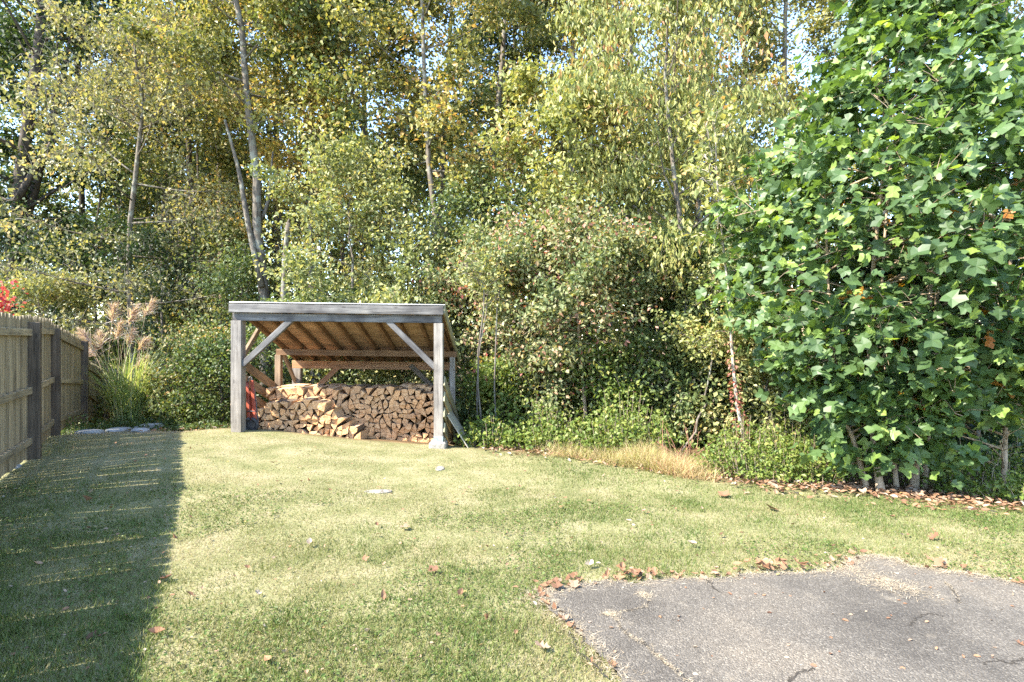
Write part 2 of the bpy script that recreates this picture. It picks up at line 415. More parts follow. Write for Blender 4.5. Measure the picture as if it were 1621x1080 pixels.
def ground_mat():
    m, nt, N, L = mat_new('ground')
    geo = N("ShaderNodeNewGeometry")
    lw = N("ShaderNodeAttribute"); lw.attribute_name = 'lawn'
    a = noise(nt, geo.outputs['Position'], 2.2, 5, .6)
    b = noise(nt, geo.outputs['Position'], 45, 4, .7)
    f = mth(nt, 'ADD', mth(nt, 'MULTIPLY', a.outputs['Fac'], .5), mth(nt, 'MULTIPLY', b.outputs['Fac'], .5))
    gr = ramp(nt, [(.38, (.115, .125, .05)), (.5, (.19, .185, .09)), (.62, (.27, .24, .145))]); L(f, gr.inputs[0])
    fl = ramp(nt, [(.38, (.05, .035, .022)), (.5, (.13, .085, .045)), (.62, (.26, .16, .085))]); L(f, fl.inputs[0])
    col = mixc(nt, lw.outputs['Fac'], fl.outputs[0], gr.outputs[0])
    p = N("ShaderNodeBsdfPrincipled"); L(col, p.inputs['Base Color']); p.inputs['Roughness'].default_value = .95
    p.inputs['Specular IOR Level'].default_value = .1
    bp = N("ShaderNodeBump"); bp.inputs['Strength'].default_value = .8; bp.inputs['Distance'].default_value = .02
    L(b.outputs['Fac'], bp.inputs['Height']); L(bp.outputs[0], p.inputs['Normal'])
    out = N("ShaderNodeOutputMaterial"); L(p.outputs[0], out.inputs[0])
    return m
M['ground'] = ground_mat()

def asphalt_mat():
    m, nt, N, L = mat_new('asphalt')
    geo = N("ShaderNodeNewGeometry")
    vo = N("ShaderNodeTexVoronoi"); vo.inputs['Scale'].default_value = 120; L(geo.outputs['Position'], vo.inputs['Vector'])
    sp = N("ShaderNodeSeparateColor"); L(vo.outputs['Color'], sp.inputs[0])
    st = ramp(nt, [(0, (.078, .068, .056)), (.5, (.106, .094, .079)), (.85, (.132, .118, .100)), (1, (.20, .18, .15))]); L(sp.outputs[0], st.inputs[0])
    big = noise(nt, geo.outputs['Position'], 1.1, 6, .6)
    br = ramp(nt, [(.32, (.58, .58, .59)), (.5, (.95, .95, .95)), (.66, (1.28, 1.24, 1.18))]); L(big.outputs['Fac'], br.inputs[0])
    col = mixc(nt, 1.0, st.outputs[0], br.outputs[0], 'MULTIPLY')
    du = noise(nt, geo.outputs['Position'], 2.7, 6, .7)
    dr = ramp(nt, [(.58, (0, 0, 0)), (.74, (1, 1, 1))]); L(du.outputs['Fac'], dr.inputs[0])
    col = mixc(nt, mth(nt, 'MULTIPLY', dr.outputs[0], .35), col, (.34, .29, .22))
    p = N("ShaderNodeBsdfPrincipled"); L(col, p.inputs['Base Color']); p.inputs['Roughness'].default_value = .85
    p.inputs['Specular IOR Level'].default_value = .3
    dsub = mth(nt, 'SUBTRACT', 1.0, vo.outputs['Distance'])
    bp = N("ShaderNodeBump"); bp.inputs['Strength'].default_value = 1.0; bp.inputs['Distance'].default_value = .006
    L(dsub, bp.inputs['Height']); L(bp.outputs[0], p.inputs['Normal'])
    out = N("ShaderNodeOutputMaterial"); L(p.outputs[0], out.inputs[0])
    return m
M['asphalt'] = asphalt_mat()

# ------------------------------------------------------------------ ground
EX = [-40, -9, -7, -5.5, -4.6, -4.3, -1.3, -.66, .7, 1.72, 2.4, 3.1, 4.1, 4.5, 5.6, 8, 40]
EY = [11, 11.2, 11.2, 10.4, 9.6, 9.25, 9.25, 9.15, 8.7, 8.13, 7.55, 7.2, 7.1, 6.8, 6.4, 6.0, 5]
def lawn_edge(x):
    return np.interp(x, EX, EY)
AS = [(.58, -3.0), (.62, 1.2), (.54, 2.2), (.52, 2.67), (.40, 3.0), (.30, 3.25), (.155, 3.52), (.18, 3.68), (.42, 3.76), (.62, 3.84), (.82, 3.80), (1.10, 3.88),
      (1.42, 3.86), (1.62, 3.96), (1.87, 4.00), (2.15, 4.02), (2.38, 4.12), (2.55, 4.30), (2.78, 4.40), (2.92, 4.30), (2.90, 4.14), (3.05, 4.08), (3.28, 3.98),
      (3.45, 3.78), (4.0, 3.45), (5.5, 2.7), (7.5, 2.1), (7.5, -3.0)]
def in_poly(x, y, poly):
    x = np.asarray(x, float); y = np.asarray(y, float)
    c = np.zeros(x.shape, bool)
    for i in range(len(poly)):
        (x0, y0), (x1, y1) = poly[i], poly[i - 1]
        hit = ((y0 > y) != (y1 > y)) & (x < (x1 - x0) * (y - y0) / ((y1 - y0) if y1 != y0 else 1e-9) + x0)
        c ^= hit
    return c

gx = np.concatenate([-np.geomspace(160, 13, 18), np.arange(-12, 12.01, .16), np.geomspace(13, 160, 18)])
gy = np.concatenate([-np.geomspace(60, 3.2, 12), np.arange(-3, 16, .16), np.geomspace(16.3, 260, 30)])
GX, GY = np.meshgrid(gx, gy)
V = np.stack([GX.ravel(), GY.ravel(), T(GX, GY).ravel()], -1)
V[:, 2] -= .05 * in_poly(V[:, 0], V[:, 1], AS)
nx = len(gx)
i = np.arange(len(gy) - 1)[:, None] * nx + np.arange(nx - 1)[None, :]
Q = np.stack([np.stack([i, i + 1, i + 1 + nx], -1), np.stack([i, i + 1 + nx, i + nx], -1)], 2).reshape(-1, 3)
me = tri_mesh('ground', V, Q, M['ground'], smooth_shade=True)
la = me.attributes.new('lawn', 'FLOAT', 'POINT')
lawn_v = smooth(.25, -.25, V[:, 1] - lawn_edge(V[:, 0]) + (vnoise(V[:, 0], V[:, 1], 2) - .5) * .5)
la.data.foreach_set('value', lawn_v.astype(np.float32))
tag(link('ground', me), 'gently sloping ground under the lawn and the woods', None, None, 'structure')

# asphalt pad with a ragged edge
rag = []
for k in range(len(AS)):
    a = np.array(AS[k]); b = np.array(AS[(k + 1) % len(AS)])
    L_ = np.linalg.norm(b - a); m_ = max(1, int(L_ / .035)) if L_ < 1.0 else max(1, int(L_ / .3))
    for q in range(m_):
        p = a + (b - a) * q / m_
        if L_ < 1.0: p = p + R.normal(0, .010, 2) + .03 * (np.array([vnoise(p[0], p[1], 9), vnoise(p[0] + 7, p[1], 9)]) - .5)
        rag.append((float(p[0]), float(p[1])))
bm = bmesh.new()
vs = [bm.verts.new((x, y, 0)) for x, y in rag]
f = bm.faces.new(vs)
bmesh.ops.triangulate(bm, faces=[f])
bmesh.ops.subdivide_edges(bm, edges=[e for e in bm.edges if e.calc_length() > .5], cuts=6, use_grid_fill=False)
bmesh.ops.triangulate(bm, faces=bm.faces[:])
bmesh.ops.subdivide_edges(bm, edges=[e for e in bm.edges if e.calc_length() > .4], cuts=2, use_grid_fill=False)
bmesh.ops.triangulate(bm, faces=bm.faces[:])
for v in bm.verts: v.co.z = Tf(v.co.x, v.co.y) + .016
ext = bmesh.ops.extrude_face_region(bm, geom=bm.faces[:])
for v in [g for g in ext['geom'] if isinstance(g, bmesh.types.BMVert)]: v.co.z += .004
bmesh.ops.recalc_face_normals(bm, faces=bm.faces[:])
for v in bm.verts: pass
me = bpy.data.meshes.new('asphalt_pad'); bm.to_mesh(me); bm.free(); me.materials.append(M['asphalt'])
asphalt = tag(link('asphalt_driveway', me), 'worn grey asphalt driveway end with ragged crumbling edge', None, None, 'structure')

# ------------------------------------------------------------------ boards
def box_mesh(name, L, w, h, mat, bev=.004, warp=0.0):
    bm = bmesh.new()
    bmesh.ops.create_cube(bm, size=1.0)
    bmesh.ops.scale(bm, vec=(L, w, h), verts=bm.verts)
    if bev: bmesh.ops.bevel(bm, geom=bm.edges[:], offset=bev, segments=1, affect='EDGES')
    me = bpy.data.meshes.new(name); bm.to_mesh(me); bm.free(); me.materials.append(mat)
    return me
def board(name, p0, p1, w, h, mat, root, up=(0, 0, 1), bev=.004, label=None):
    """a straight timber from p0 to p1: h is its size along 'up', w across"""
    p0 = Vector(p0); p1 = Vector(p1); d = (p1 - p0); L = d.length; d.normalize()
    up = Vector(up); z = (up - up.dot(d) * d).normalized(); y = z.cross(d)
    me = box_mesh(name, L, w, h, mat, bev)
    o = link(name, me, root)
    mid = (p0 + p1) / 2
    Mx = Matrix((d, y, z)).transposed().to_4x4(); Mx.translation = mid
    o.matrix_basis = Matrix.Translation(-Vector(root.location)) @ Mx
    if label: o['label'] = label
    return o

# ------------------------------------------------------------------ fence
FP = [(-1.6, -1.2), (-2.1, -.15), (-2.68, .95), (-3.80, 3.05), (-4.95, 5.15), (-6.10, 7.26), (-7.55, 9.40), (-9.10, 12.10), (-10.60, 14.80), (-12.1, 17.6)]
FB = [Tf(x, y) for x, y in FP]
FP = FP[1:]; FB = FB[1:]
FB[6] = -.12; FB[7] = -1.0; FB[8] = -1.9
PT = [1.68, 1.68, 1.69, 1.80, 1.84, 1.80, 1.60, .66, -.3]          # post tops
TOPA = [1.76, 1.76, 1.78, 1.90, 1.93, 1.92, 1.30, .60]               # picket tops at each panel's near and far end
TOPB = [1.76, 1.77, 1.86, 1.91, 1.95, 1.65, .86, .0]
fence = empty('privacy_fence', (FP[4][0], FP[4][1], FB[4]), 'weathered wooden picket fence with thick posts along the shaded lawn edge', 'fence')
def picket_mesh(k):
    w = .135; t = .018; L = 1.0
    rr = np.random.default_rng(k)
    c = .024 + .006 * rr.random()
    out = [(0, -w / 2), (0, w / 2), (L - c, w / 2), (L, w / 2 - c), (L, -w / 2 + c), (L - c, -w / 2)]
    out = [(x + rr.normal(0, .001), y + rr.normal(0, .0015)) for x, y in out]
    bm = bmesh.new()
    vs = [bm.verts.new((x, y, -t / 2)) for x, y in out]
    f = bm.faces.new(vs)
    g = bmesh.ops.extrude_face_region(bm, geom=[f])
    for v in g['geom']:
        if isinstance(v, bmesh.types.BMVert): v.co.z += t
    bmesh.ops.recalc_face_normals(bm, faces=bm.faces[:])
    me = bpy.data.meshes.new('picket'); bm.to_mesh(me); bm.free(); me.materials.append(M['fencewood'])
    return me
PK = [picket_mesh(k) for k in range(4)]
froot = Vector(fence.location)
for k in range(len(FP)):
    x, y = FP[k]
    board('post', (x, y, FB[k] - .3), (x, y, PT[k]), .13, .13, M['fencepost'], fence, up=(FP[min(k + 1, 8)][0] - FP[max(k - 1, 0)][0], FP[min(k + 1, 8)][1] - FP[max(k - 1, 0)][1], 0), bev=.006)
for k in range(len(FP) - 1):
    a = Vector((*FP[k], 0)); b = Vector((*FP[k + 1], 0)); d = b - a; L = d.length; d.normalize()
    nrm = Vector((-d.y, d.x, 0))              # points away from the lawn (left / behind)
    if nrm.x > 0: nrm = -nrm
    off = nrm * .025
    za, zb = TOPA[k], TOPB[k]
    ga, gb = FB[k] + .04, FB[k + 1] + .04
    hr = [lambda u: za + (zb - za) * u - .20, lambda u: (za + ga) / 2 - .05 + ((zb + gb) / 2 - (za + ga) / 2) * u, lambda u: ga + .20 + (gb - ga) * u]
    for q, hf in enumerate(hr):
        p0 = a + d * .05 + off; p1 = b - d * .05 + off
        p0.z = hf(0); p1.z = hf(1)
        board('rail', p0, p1, .04, .085, M['fencewood'], fence)
    n = int(L / .1385)
    for q in range(n):
        u = (q + .5) / n
        p = a + d * (L * u) + nrm * (.058 + .005 * random.random())
        z0 = ga + (gb - ga) * u - .02 + random.uniform(-.015, .015); z1 = za + (zb - za) * u + random.uniform(-.014, .014)
        o = link('picket', PK[random.randrange(4)], fence)
        lean = random.gauss(0, .006)
        X = (Vector((0, 0, 1)) + d * lean).normalized(); Z = nrm; Y = Z.cross(X).normalized(); Z = X.cross(Y)
        Mx = Matrix((X * (z1 - z0), Y * (random.uniform(1.0, 1.03) if random.random() < .94 else random.uniform(.96, .99)), Z)).transposed().to_4x4()
        Mx.translation = Vector((p.x, p.y, z0)) - froot
        o.matrix_basis = Mx

# ------------------------------------------------------------------ woodshed
YF, YM, YB = 9.10, 10.80, 11.47
XL, XR = -4.38, -1.17
SL = .353
shed = empty('woodshed', (-2.77, 10.2, Tf(-2.77, 10.2)), 'open timber woodshed with slanted roof sheltering stacked firewood', 'shed')
def tz(x):                       # the shed has settled a little towards its right side
    return -.042 * (x - XL) / (XR - XL)
def B(name, p0, p1, w, h, mat, up=(0, 0, 1), label=None):
    return board(name, p0, p1, w, h, M[mat], shed, up, .005, label)
def under(y, x=XL):              # underside of the rafters
    return 2.05 - SL * (y - YF) + tz(x)
# posts
B('post', (XL, YF, Tf(XL, YF) - .3), (XL, YF, 1.925), .165, .165, 'postwood', (0, 1, 0), 'weathered brown-grey front corner post')
B('post', (XR, YF, Tf(XR, YF) + .10), (XR, YF, 1.925 + tz(XR)), .145, .145, 'postwood', (0, 1, 0), 'grey post standing on a concrete footing')
B('post', (-4.43, YM, Tf(-4.4, YM) - .3), (-4.43, YM, under(YM) - .115), .11, .11, 'sidewood', (0, 1, 0))
B('post', (-1.13, YM, Tf(-1.1, YM) - .3), (-1.13, YM, under(YM, XR) - .115), .10, .11, 'postwood', (0, 1, 0))
B('post', (-4.33, YB, Tf(-4.3, YB) - .3), (-4.33, YB, under(YB) - .165), .17, .12, 'postwood', (0, 1, 0))
B('post', (-1.20, YB, Tf(-1.2, YB) - .3), (-1.20, YB, under(YB, XR) - .165), .13, .12, 'postwood', (0, 1, 0))
# beams
B('beam', (XL - .06, YF - .01, 1.988), (XR + .055, YF - .01, 1.988 + tz(XR)), .12, .124, 'greywood', label='grey front beam on the corner posts')
B('fascia_board', (XL - .09, YF - .115, 2.122), (XR + .085, YF - .115, 2.122 + tz(XR)), .035, .135, 'greywood', label='weathered grey board along the roof front')
B('beam', (-4.46, YM - .03, under(YM) - .058), (-1.05, YM - .03, under(YM, XR) - .058), .045, .115, 'rafter')
B('beam', (-4.42, YB, under(YB) - .082), (-1.12, YB, under(YB, XR) - .082), .09, .16, 'beamred', label='reddish brown back beam')
# rafters, roof boards, metal roof
up_n = Vector((0, SL, 1)).normalized()
y0, y1 = YF - .09, YB + .28
for k in range(10):
    x = XL + .02 + (XR - XL - .04) * k / 9 + random.uniform(-.012, .012)
    a = Vector((x, y0, under(y0, x))); b = Vector((x, y1, under(y1, x)))
    B('rafter', a + up_n * .0455, b + up_n * .0455, .05, .089, 'rafter', up_n)
nb = 14
for k in range(nb):
    ya = y0 + (y1 - y0) * k / nb; yb = y0 + (y1 - y0) * (k + 1) / nb
    ym = (ya + yb) / 2
    a = Vector((XL - .075, ym, under(ym, XL) + .004)) + up_n * .1015
    b = Vector((XR + .07, ym, under(ym, XR) + .004)) + up_n * .1015
    B('roof_board', a, b, (yb - ya) / math.cos(math.atan(SL)) - .004, .018, 'deck', up_n)
ya, yb = y0 - .055, y1 + .06; ym = (ya + yb) / 2
me = box_mesh('metal_roof', XR - XL + .21, (yb - ya) * math.sqrt(1 + SL * SL), .012, M['metal'], .003)
o = link('metal_roof', me, shed)
xd = Vector((XR - XL, 0, tz(XR))).normalized(); yd = Vector((0, 1, -SL)).normalized(); zd = xd.cross(yd).normalized(); yd = zd.cross(xd)
Mx = Matrix((xd, yd, zd)).transposed().to_4x4(); Mx.translation = Vector(((XL + XR) / 2, ym, under(ym, (XL + XR) / 2))) + up_n * .124 - Vector(shed.location)
o.matrix_basis = Mx
B('barge_board', Vector((XR + .09, y0, under(y0, XR))) + up_n * .055, Vector((XR + .09, y1, under(y1, XR))) + up_n * .055, .03, .12, 'sidegrey', up_n)
# braces
B('brace', at(384, 578, YF - .02), at(463, 505, YF - .02), .085, .09, 'greywood')
B('brace', at(612, 506, YF - .02), at(689, 582, YF - .02), .085, .085, 'greywood')
B('brace', (XL + .03, YF + .06, 1.33), (XL + .03, 9.80, under(9.8) + .02), .05, .085, 'sidewood')
B('brace', (-4.40, YM + .12, under(YM + .12) - .02), (-4.36, YB - .03, .78), .05, .075, 'sidewood')
B('brace', at(538, 579, YB - .032), at(497, 618, YB - .032), .05, .10, 'beamred')
B('brace', at(650, 578, YB - .032), at(700, 628, YB - .032), .05, .10, 'fencepost')
# side boards, sloping like the roof
for k, z in enumerate((1.36, 1.12, .88, .64, .41, .18)):
    B('side_board', (XL - .105 + random.uniform(-.003, .003), YF + .0 + random.random() * .05, z + .0), (XL - .105, YB + .12, z - .37 * (YB + .2 - YF)), .028, .15, 'sidewood', label=None)
for k, z in enumerate((.95, .70, .455, .21, -.03)):
    B('side_board', (XR + .092, YF - .04 - random.random() * .03, z + .015), (XR + .092 + .02, YB + .10, z - .42 * (YB + .14 - YF)), .028, .155, 'sidegrey')
# footing and bracket
pz = Tf(XR, YF)
def lump(name, sx, sy, sz, mat, seed, cuts=2, amp=.1, flat=0.0):
    bm = bmesh.new()
    bmesh.ops.create_icosphere(bm, subdivisions=cuts, radius=1.0)
    rr = np.random.default_rng(seed); ph = rr.random((6, 3)) * 6.28; fr = rr.normal(0, 2.0, (6, 3))
    for v in bm.verts:
        c = np.array(v.co); k = 1 + amp * sum(math.sin(float(fr[q] @ c) + ph[q][0]) for q in range(6)) / 2.2
        c = c * k
        if c[2] > flat > 0: c[2] = flat + (c[2] - flat) * .3
        v.co = (c[0] * sx, c[1] * sy, c[2] * sz)
    me = bpy.data.meshes.new(name); bm.to_mesh(me); bm.free(); me.materials.append(mat)
    return me
me = box_mesh('footing', .27, .27, .30, M['concrete'], .02)
o = link('footing', me, shed); o.location = Vector((XR - .01, YF, pz - .05)) - Vector(shed.location); o['label'] = 'rough concrete footing under the corner post'
me = box_mesh('post_bracket', .151, .151, .085, M['bracket'], .002)
o = link('post_bracket', me, shed); o.location = Vector((XR, YF, pz + .143)) - Vector(shed.location); o['label'] = 'blue-grey metal bracket at the foot of the post'

# ------------------------------------------------------------------ firewood
def clip(poly, p, q):
    """the part of poly nearer p than q"""
    m = (p + q) / 2; n = q - p; out = []
    for i in range(len(poly)):
        a, b = poly[i - 1], poly[i]
        da = float((a - m) @ n); db = float((b - m) @ n)
        if da <= 0: out.append(a)
        if (da < 0 < db) or (db < 0 < da): out.append(a + (b - a) * (da / (da - db)))
    return out
def area(p):
    return .5 * sum(p[i - 1][0] * p[i][1] - p[i][0] * p[i - 1][1] for i in range(len(p)))
def pack(xa, xb, bot, top, step, rr):
    """jittered points under an uneven top line, each with its cell"""
    pts = []
    row = 0; z = -.6
    while z < 1.2:
        x = xa + (row % 2) * step * .5
        while x < xb:
            p = np.array([x + rr.normal(0, step * .17), z + rr.normal(0, step * .17)])
            if xa < p[0] < xb and bot(p[0]) < p[1] < top(p[0]): pts.append(p)
            x += step * rr.uniform(.9, 1.25)
        z += step * .86; row += 1
    P = np.array(pts)
    out = []
    for k, p in enumerate(P):
        c = [p + np.array(v) * step * .85 for v in ((-1, -1), (1, -1), (1, 1), (-1, 1))]
        for j in np.argsort(((P - p) ** 2).sum(1))[1:16]:
            c = clip(c, p, P[j])
            if len(c) < 3: break
        if len(c) >= 3: out.append((p, c))
    return out
def shape_log(c, rr):
    """a wedge, a split quarter or a half round that just fits the cell"""
    c = [np.array(v) for v in c]
    # merge very short edges
    m = []
    for v in c:
        if not m or np.linalg.norm(v - m[-1]) > .018: m.append(v)
    if len(m) > 3 and np.linalg.norm(m[0] - m[-1]) < .018: m.pop()
    c = m
    kind = rr.random()
    want = 3 if kind < .48 else 4 if kind < .82 else 5
    while len(c) > want:
        best = min(range(len(c)), key=lambda i: abs(area([c[i - 1], c[i], c[(i + 1) % len(c)]])))
        c.pop(best)
    if area(c) < 0: c = c[::-1]
    cen = sum(c) / len(c)
    s = .968 + .025 * rr.random()
    c = [cen + (v - cen) * s for v in c]
    out = []; bark = []
    arc = rr.integers(len(c)) if rr.random() < .75 else -1
    for i in range(len(c)):
        a, b = c[i], c[(i + 1) % len(c)]
        out.append(a); bark.append(i == arc)
        if i == arc:
            nrm = np.array([(b - a)[1], -(b - a)[0]])
            for u, h in ((.28, .10), (.55, .13), (.8, .08)):
                out.append(a + (b - a) * u + nrm * h); bark.append(True)
        elif np.linalg.norm(b - a) > .05:
            nrm = np.array([(b - a)[1], -(b - a)[0]])
            out.append(a + (b - a) * rr.uniform(.35, .65) + nrm * rr.normal(0, .012)); bark.append(False)
    return cen, out, bark
def log_arrays(out, bark, cen, length, rr):
    n = len(out); V = []; Fc = []; mi = []
    for e, (y, s) in enumerate(((0, .965), (.012, 1.0), (length, .97))):
        for v in out:
            V.append(((v[0] - cen[0]) * s + (rr.normal(0, .006) if e == 2 else 0), y + (rr.normal(0, .004) if e == 0 else 0), (v[1] - cen[1]) * s))
    V.append((0, rr.normal(-.002, .003), 0)); V.append((0, length, 0))
    for i in range(n):
        j = (i + 1) % n
        Fc.append((3 * n, i, j)); mi.append(0)
        Fc.append((3 * n + 1, 2 * n + j, 2 * n + i)); mi.append(0)
        for e in (0, 1):
            m_ = (2 if bark[i] else 1) if e else (2 if bark[i] else 0)
            Fc += [(e * n + i, (e + 1) * n + i, (e + 1) * n + j), (e * n + i, (e + 1) * n + j, e * n + j)]; mi += [m_, m_]
    return np.array(V), np.array(Fc), mi
rr = np.random.default_rng(5)
LM = [M['logend'], M['logside'], M['logbark']]
def topb(x):
    return .685 + .05 * float(vnoise(x, 3, 3.0)) + .03 * float(vnoise(x, 9, 8)) - (.05 if x > -1.7 else 0)
def topf(x):
    t = np.interp(x, [-4.3, -4.16, -4.0, -3.6, -3.2, -3.02, -2.75, -2.5], [.32, .47, .58, .56, .53, .40, .17, -.12])
    return float(t) + .05 * (float(vnoise(x, 5, 5)) - .5)
stacks = [(-4.22, -1.26, lambda x: Tf(x, 9.5) - .13, topb, .094, 9.93, 'back'),
          (-4.28, -2.42, lambda x: Tf(x, 9.4) - .05, topf, .098, 9.47, 'front')]
LOG_LABEL = {'back': 'split firewood log with pale cut end in the tall stack across the shed',
             'front': 'split firewood log in the lower front stack nearer the red cart',
             'top': 'loose split log lying on top of the firewood stack'}
LOG_GROUP = {'back': 'logs of the tall firewood stack', 'front': 'logs of the low front firewood stack', 'top': 'loose logs on top of the firewood'}
nlogs = 0; extra = []; cand = []
for xa, xb, bot, top, step, yy, key in stacks:
    for p, c in pack(xa, xb, bot, top, step, rr):
        cen, out, bark = shape_log(c, rr)
        if len(out) < 3 or abs(area(out)) < .0016: continue
        y = yy + rr.normal(0, .022) + (.05 if rr.random() < .06 else 0)
        V, Fc, mi = log_arrays(out, bark, cen, .42 + rr.normal(0, .02), rr)
        hidden = (key == 'back' and (cen[0] < -2.75 and cen[1] < topf(cen[0]) - .16)) or cen[1] < Tf(cen[0], 9.2) - .02
        cand.append((9 if hidden else -abs(area(out)), len(cand), V, Fc, mi, cen, y, key, out, bark, bot, top))
for rank, (sc_, _, V, Fc, mi, cen, y, key, out, bark, bot, top) in enumerate(sorted(cand, key=lambda t: t[:2])):
    if sc_ > 0 or rank >= 294:
        extra.append((V + np.array([cen[0], y, cen[1]]), Fc, mi)); continue
    me = tri_mesh('firewood_log', V, Fc, LM, midx=mi)
    o = link('firewood_log', me)
    o.location = (cen[0], y, cen[1])
    o.rotation_euler = (rr.normal(0, .015), 0, rr.normal(0, .03))
    shp = 'half-round' if sum(bark) >= 4 and len(out) < 8 else 'three-sided' if len(out) <= 6 else 'blocky'
    hgt = (cen[1] - bot(cen[0])) / (top(cen[0]) - bot(cen[0]))
    row = 'top rows' if hgt > .72 else 'middle rows' if hgt > .34 else 'bottom rows'
    zone = (('towards the concrete footing' if cen[0] > -1.95 else 'under the middle of the roof' if cen[0] > -2.8 else 'behind the low front stack') if key == 'back'
            else ('beside the red cart' if cen[0] < -3.75 else 'at its sloping end' if cen[0] > -3.1 else 'in its middle'))
    tag(o, ('%s log in the %s of the tall stack %s' if key == 'back' else '%s log in the %s of the low front stack %s') % (shp, row, zone), 'firewood', LOG_GROUP[key]); nlogs += 1
# rows further back in the shed, seen only as an uneven top
rr2 = np.random.default_rng(8)
for yy, dz in ((10.42, -.02), (10.92, -.05)):
    for p, c in pack(-4.22, -1.26, lambda x: .28, lambda x: topb(x * 1.3) + dz, .115, rr2):
        cen, out, bark = shape_log(c, rr2)
        if abs(area(out)) < .002: continue
        V, Fc, mi = log_arrays(out, bark, cen, .42, rr2)
        extra.append((V + np.array([cen[0], yy + rr2.normal(0, .02), cen[1]]), Fc, mi))
# a few loose ones on top
for k in range(5):
    x = rr2.uniform(-4.0, -1.5); y = rr2.uniform(9.98, 10.2)
    c = [np.array((math.cos(a), math.sin(a))) * .05 * rr2.uniform(.8, 1.2) for a in (0, 1.9, 3.6, 5.0)]
    cen, out, bark = shape_log(c, rr2)
    V, Fc, mi = log_arrays(out, bark, cen, .38, rr2)
    o = link('firewood_log', tri_mesh('firewood_log', V, Fc, LM, midx=mi)); o.location = (x, y, topb(x) + .035)
    o.rotation_euler = (rr2.normal(0, .05), rr2.uniform(0, 6), rr2.normal(0, .5))
    tag(o, LOG_LABEL['top'], 'firewood', LOG_GROUP['top'])
n0 = 0; Vs = []; Fs = []; Ms = []
for V, Fc, mi in extra:
    Vs.append(V); Fs.append(Fc + n0); Ms += mi; n0 += len(V)
tag(link('stacked_firewood', tri_mesh('stacked_firewood', np.concatenate(Vs), np.concatenate(Fs), LM, midx=Ms)), 'deeper rows of stacked firewood at the back of the shed', 'firewood', None, 'stuff')
print('logs', nlogs, 'extra', len(extra))

# ------------------------------------------------------------------ things in and by the shed
# leaning panel
pr = empty('leaning_panel', (-.80, 9.3, Tf(-.8, 9.3)), 'thin grey board leaning against the outer side of the woodshed', 'board')
a = Vector((-1.04, 9.16, .40)); b = Vector((-.70, 9.16, Tf(-.70, 9.16) - .01))
me = box_mesh('leaning_panel_sheet', (a - b).length, .95, .016, M['panel'], .002)
o = link('sheet', me, pr)
xd = (a - b).normalized(); yd = Vector((0, 1, -.10)).normalized(); zd = xd.cross(yd).normalized(); yd = zd.cross(xd)
Mx = Matrix((xd, yd, zd)).transposed().to_4x4(); Mx.translation = (a + b) / 2 + yd * .475 - Vector(pr.location); o.matrix_basis = Mx
# red hand cart stood on end
ht = empty('hand_cart', (-4.12, 9.38, Tf(-4.12, 9.38)), 'red hand cart with black tyre standing by the front post of the woodshed', 'hand cart')
hz = Tf(-4.12, 9.38); ho = Vector(ht.location)
def tube_part(name, pts, r, mat, sides=8, root=ht, n=10):
    t = Tubes(); t.add(spline(pts, n), r, sides); V, Fc = t.arrays()
    o = link(name, tri_mesh(name, V - np.array(root.location), Fc, mat, smooth_shade=True), root); return o
def slab(name, p0, p1, w, h, mat, up):
    p0 = Vector(p0) - Vector((.10, 0, 0)); p1 = Vector(p1) - Vector((.10, 0, 0))
    return board(name, p0, p1, w, h, mat, ht, up, .006)
slab('side_rail', (-4.22, 9.32, hz + .12), (-4.30, 9.46, hz + .78), .05, .03, M['redpaint'], (0, 1, 0))
slab('side_rail', (-4.10, 9.30, hz + .12), (-4.22, 9.44, hz + .80), .055, .03, M['redpaint'], (0, 1, 0))
slab('back_plate', (-4.19, 9.36, hz + .10), (-4.27, 9.48, hz + .62), .12, .012, M['redpaint'], (0, 1, 0))
slab('frame_bar', (-4.055, 9.33, hz + .03), (-4.18, 9.45, hz + .66), .018, .02, M['steel'], (0, 1, 0))
slab('cross_bar', (-4.24, 9.33, hz + .30), (-4.08, 9.33, hz + .30), .02, .02, M['steel'], (0, 0, 1))
tube_part('handle', [(-4.40, 9.45, hz + .76), (-4.37, 9.47, hz + .85), (-4.33, 9.46, hz + .85), (-4.315, 9.44, hz + .78)], .013, M['steel'])
def wheel(cx, cy, cz, r, w):
    t = Tubes(); a = np.linspace(0, 2 * math.pi, 25)
    t.add(np.stack([cx + r * np.cos(a), np.full(25, cy), cz + r * np.sin(a)], -1), w, 8, cap=False)
    V, Fc = t.arrays(); ty = link('tyre', tri_mesh('tyre', V - np.array(ho), Fc, M['rubber'], smooth_shade=True), ht)
    bm = bmesh.new(); bmesh.ops.create_cone(bm, cap_ends=True, segments=20, radius1=r * .72, radius2=r * .72, depth=w * .9, matrix=Matrix.Translation(Vector((cx, cy, cz)) - ho) @ Matrix.Rotation(math.pi / 2, 4, 'X'))
    me = bpy.data.meshes.new('rim'); bm.to_mesh(me); bm.free(); me.materials.append(M['steel']); link('rim', me, ty)
wheel(-4.26, 9.27, hz + .085, .105, .030)

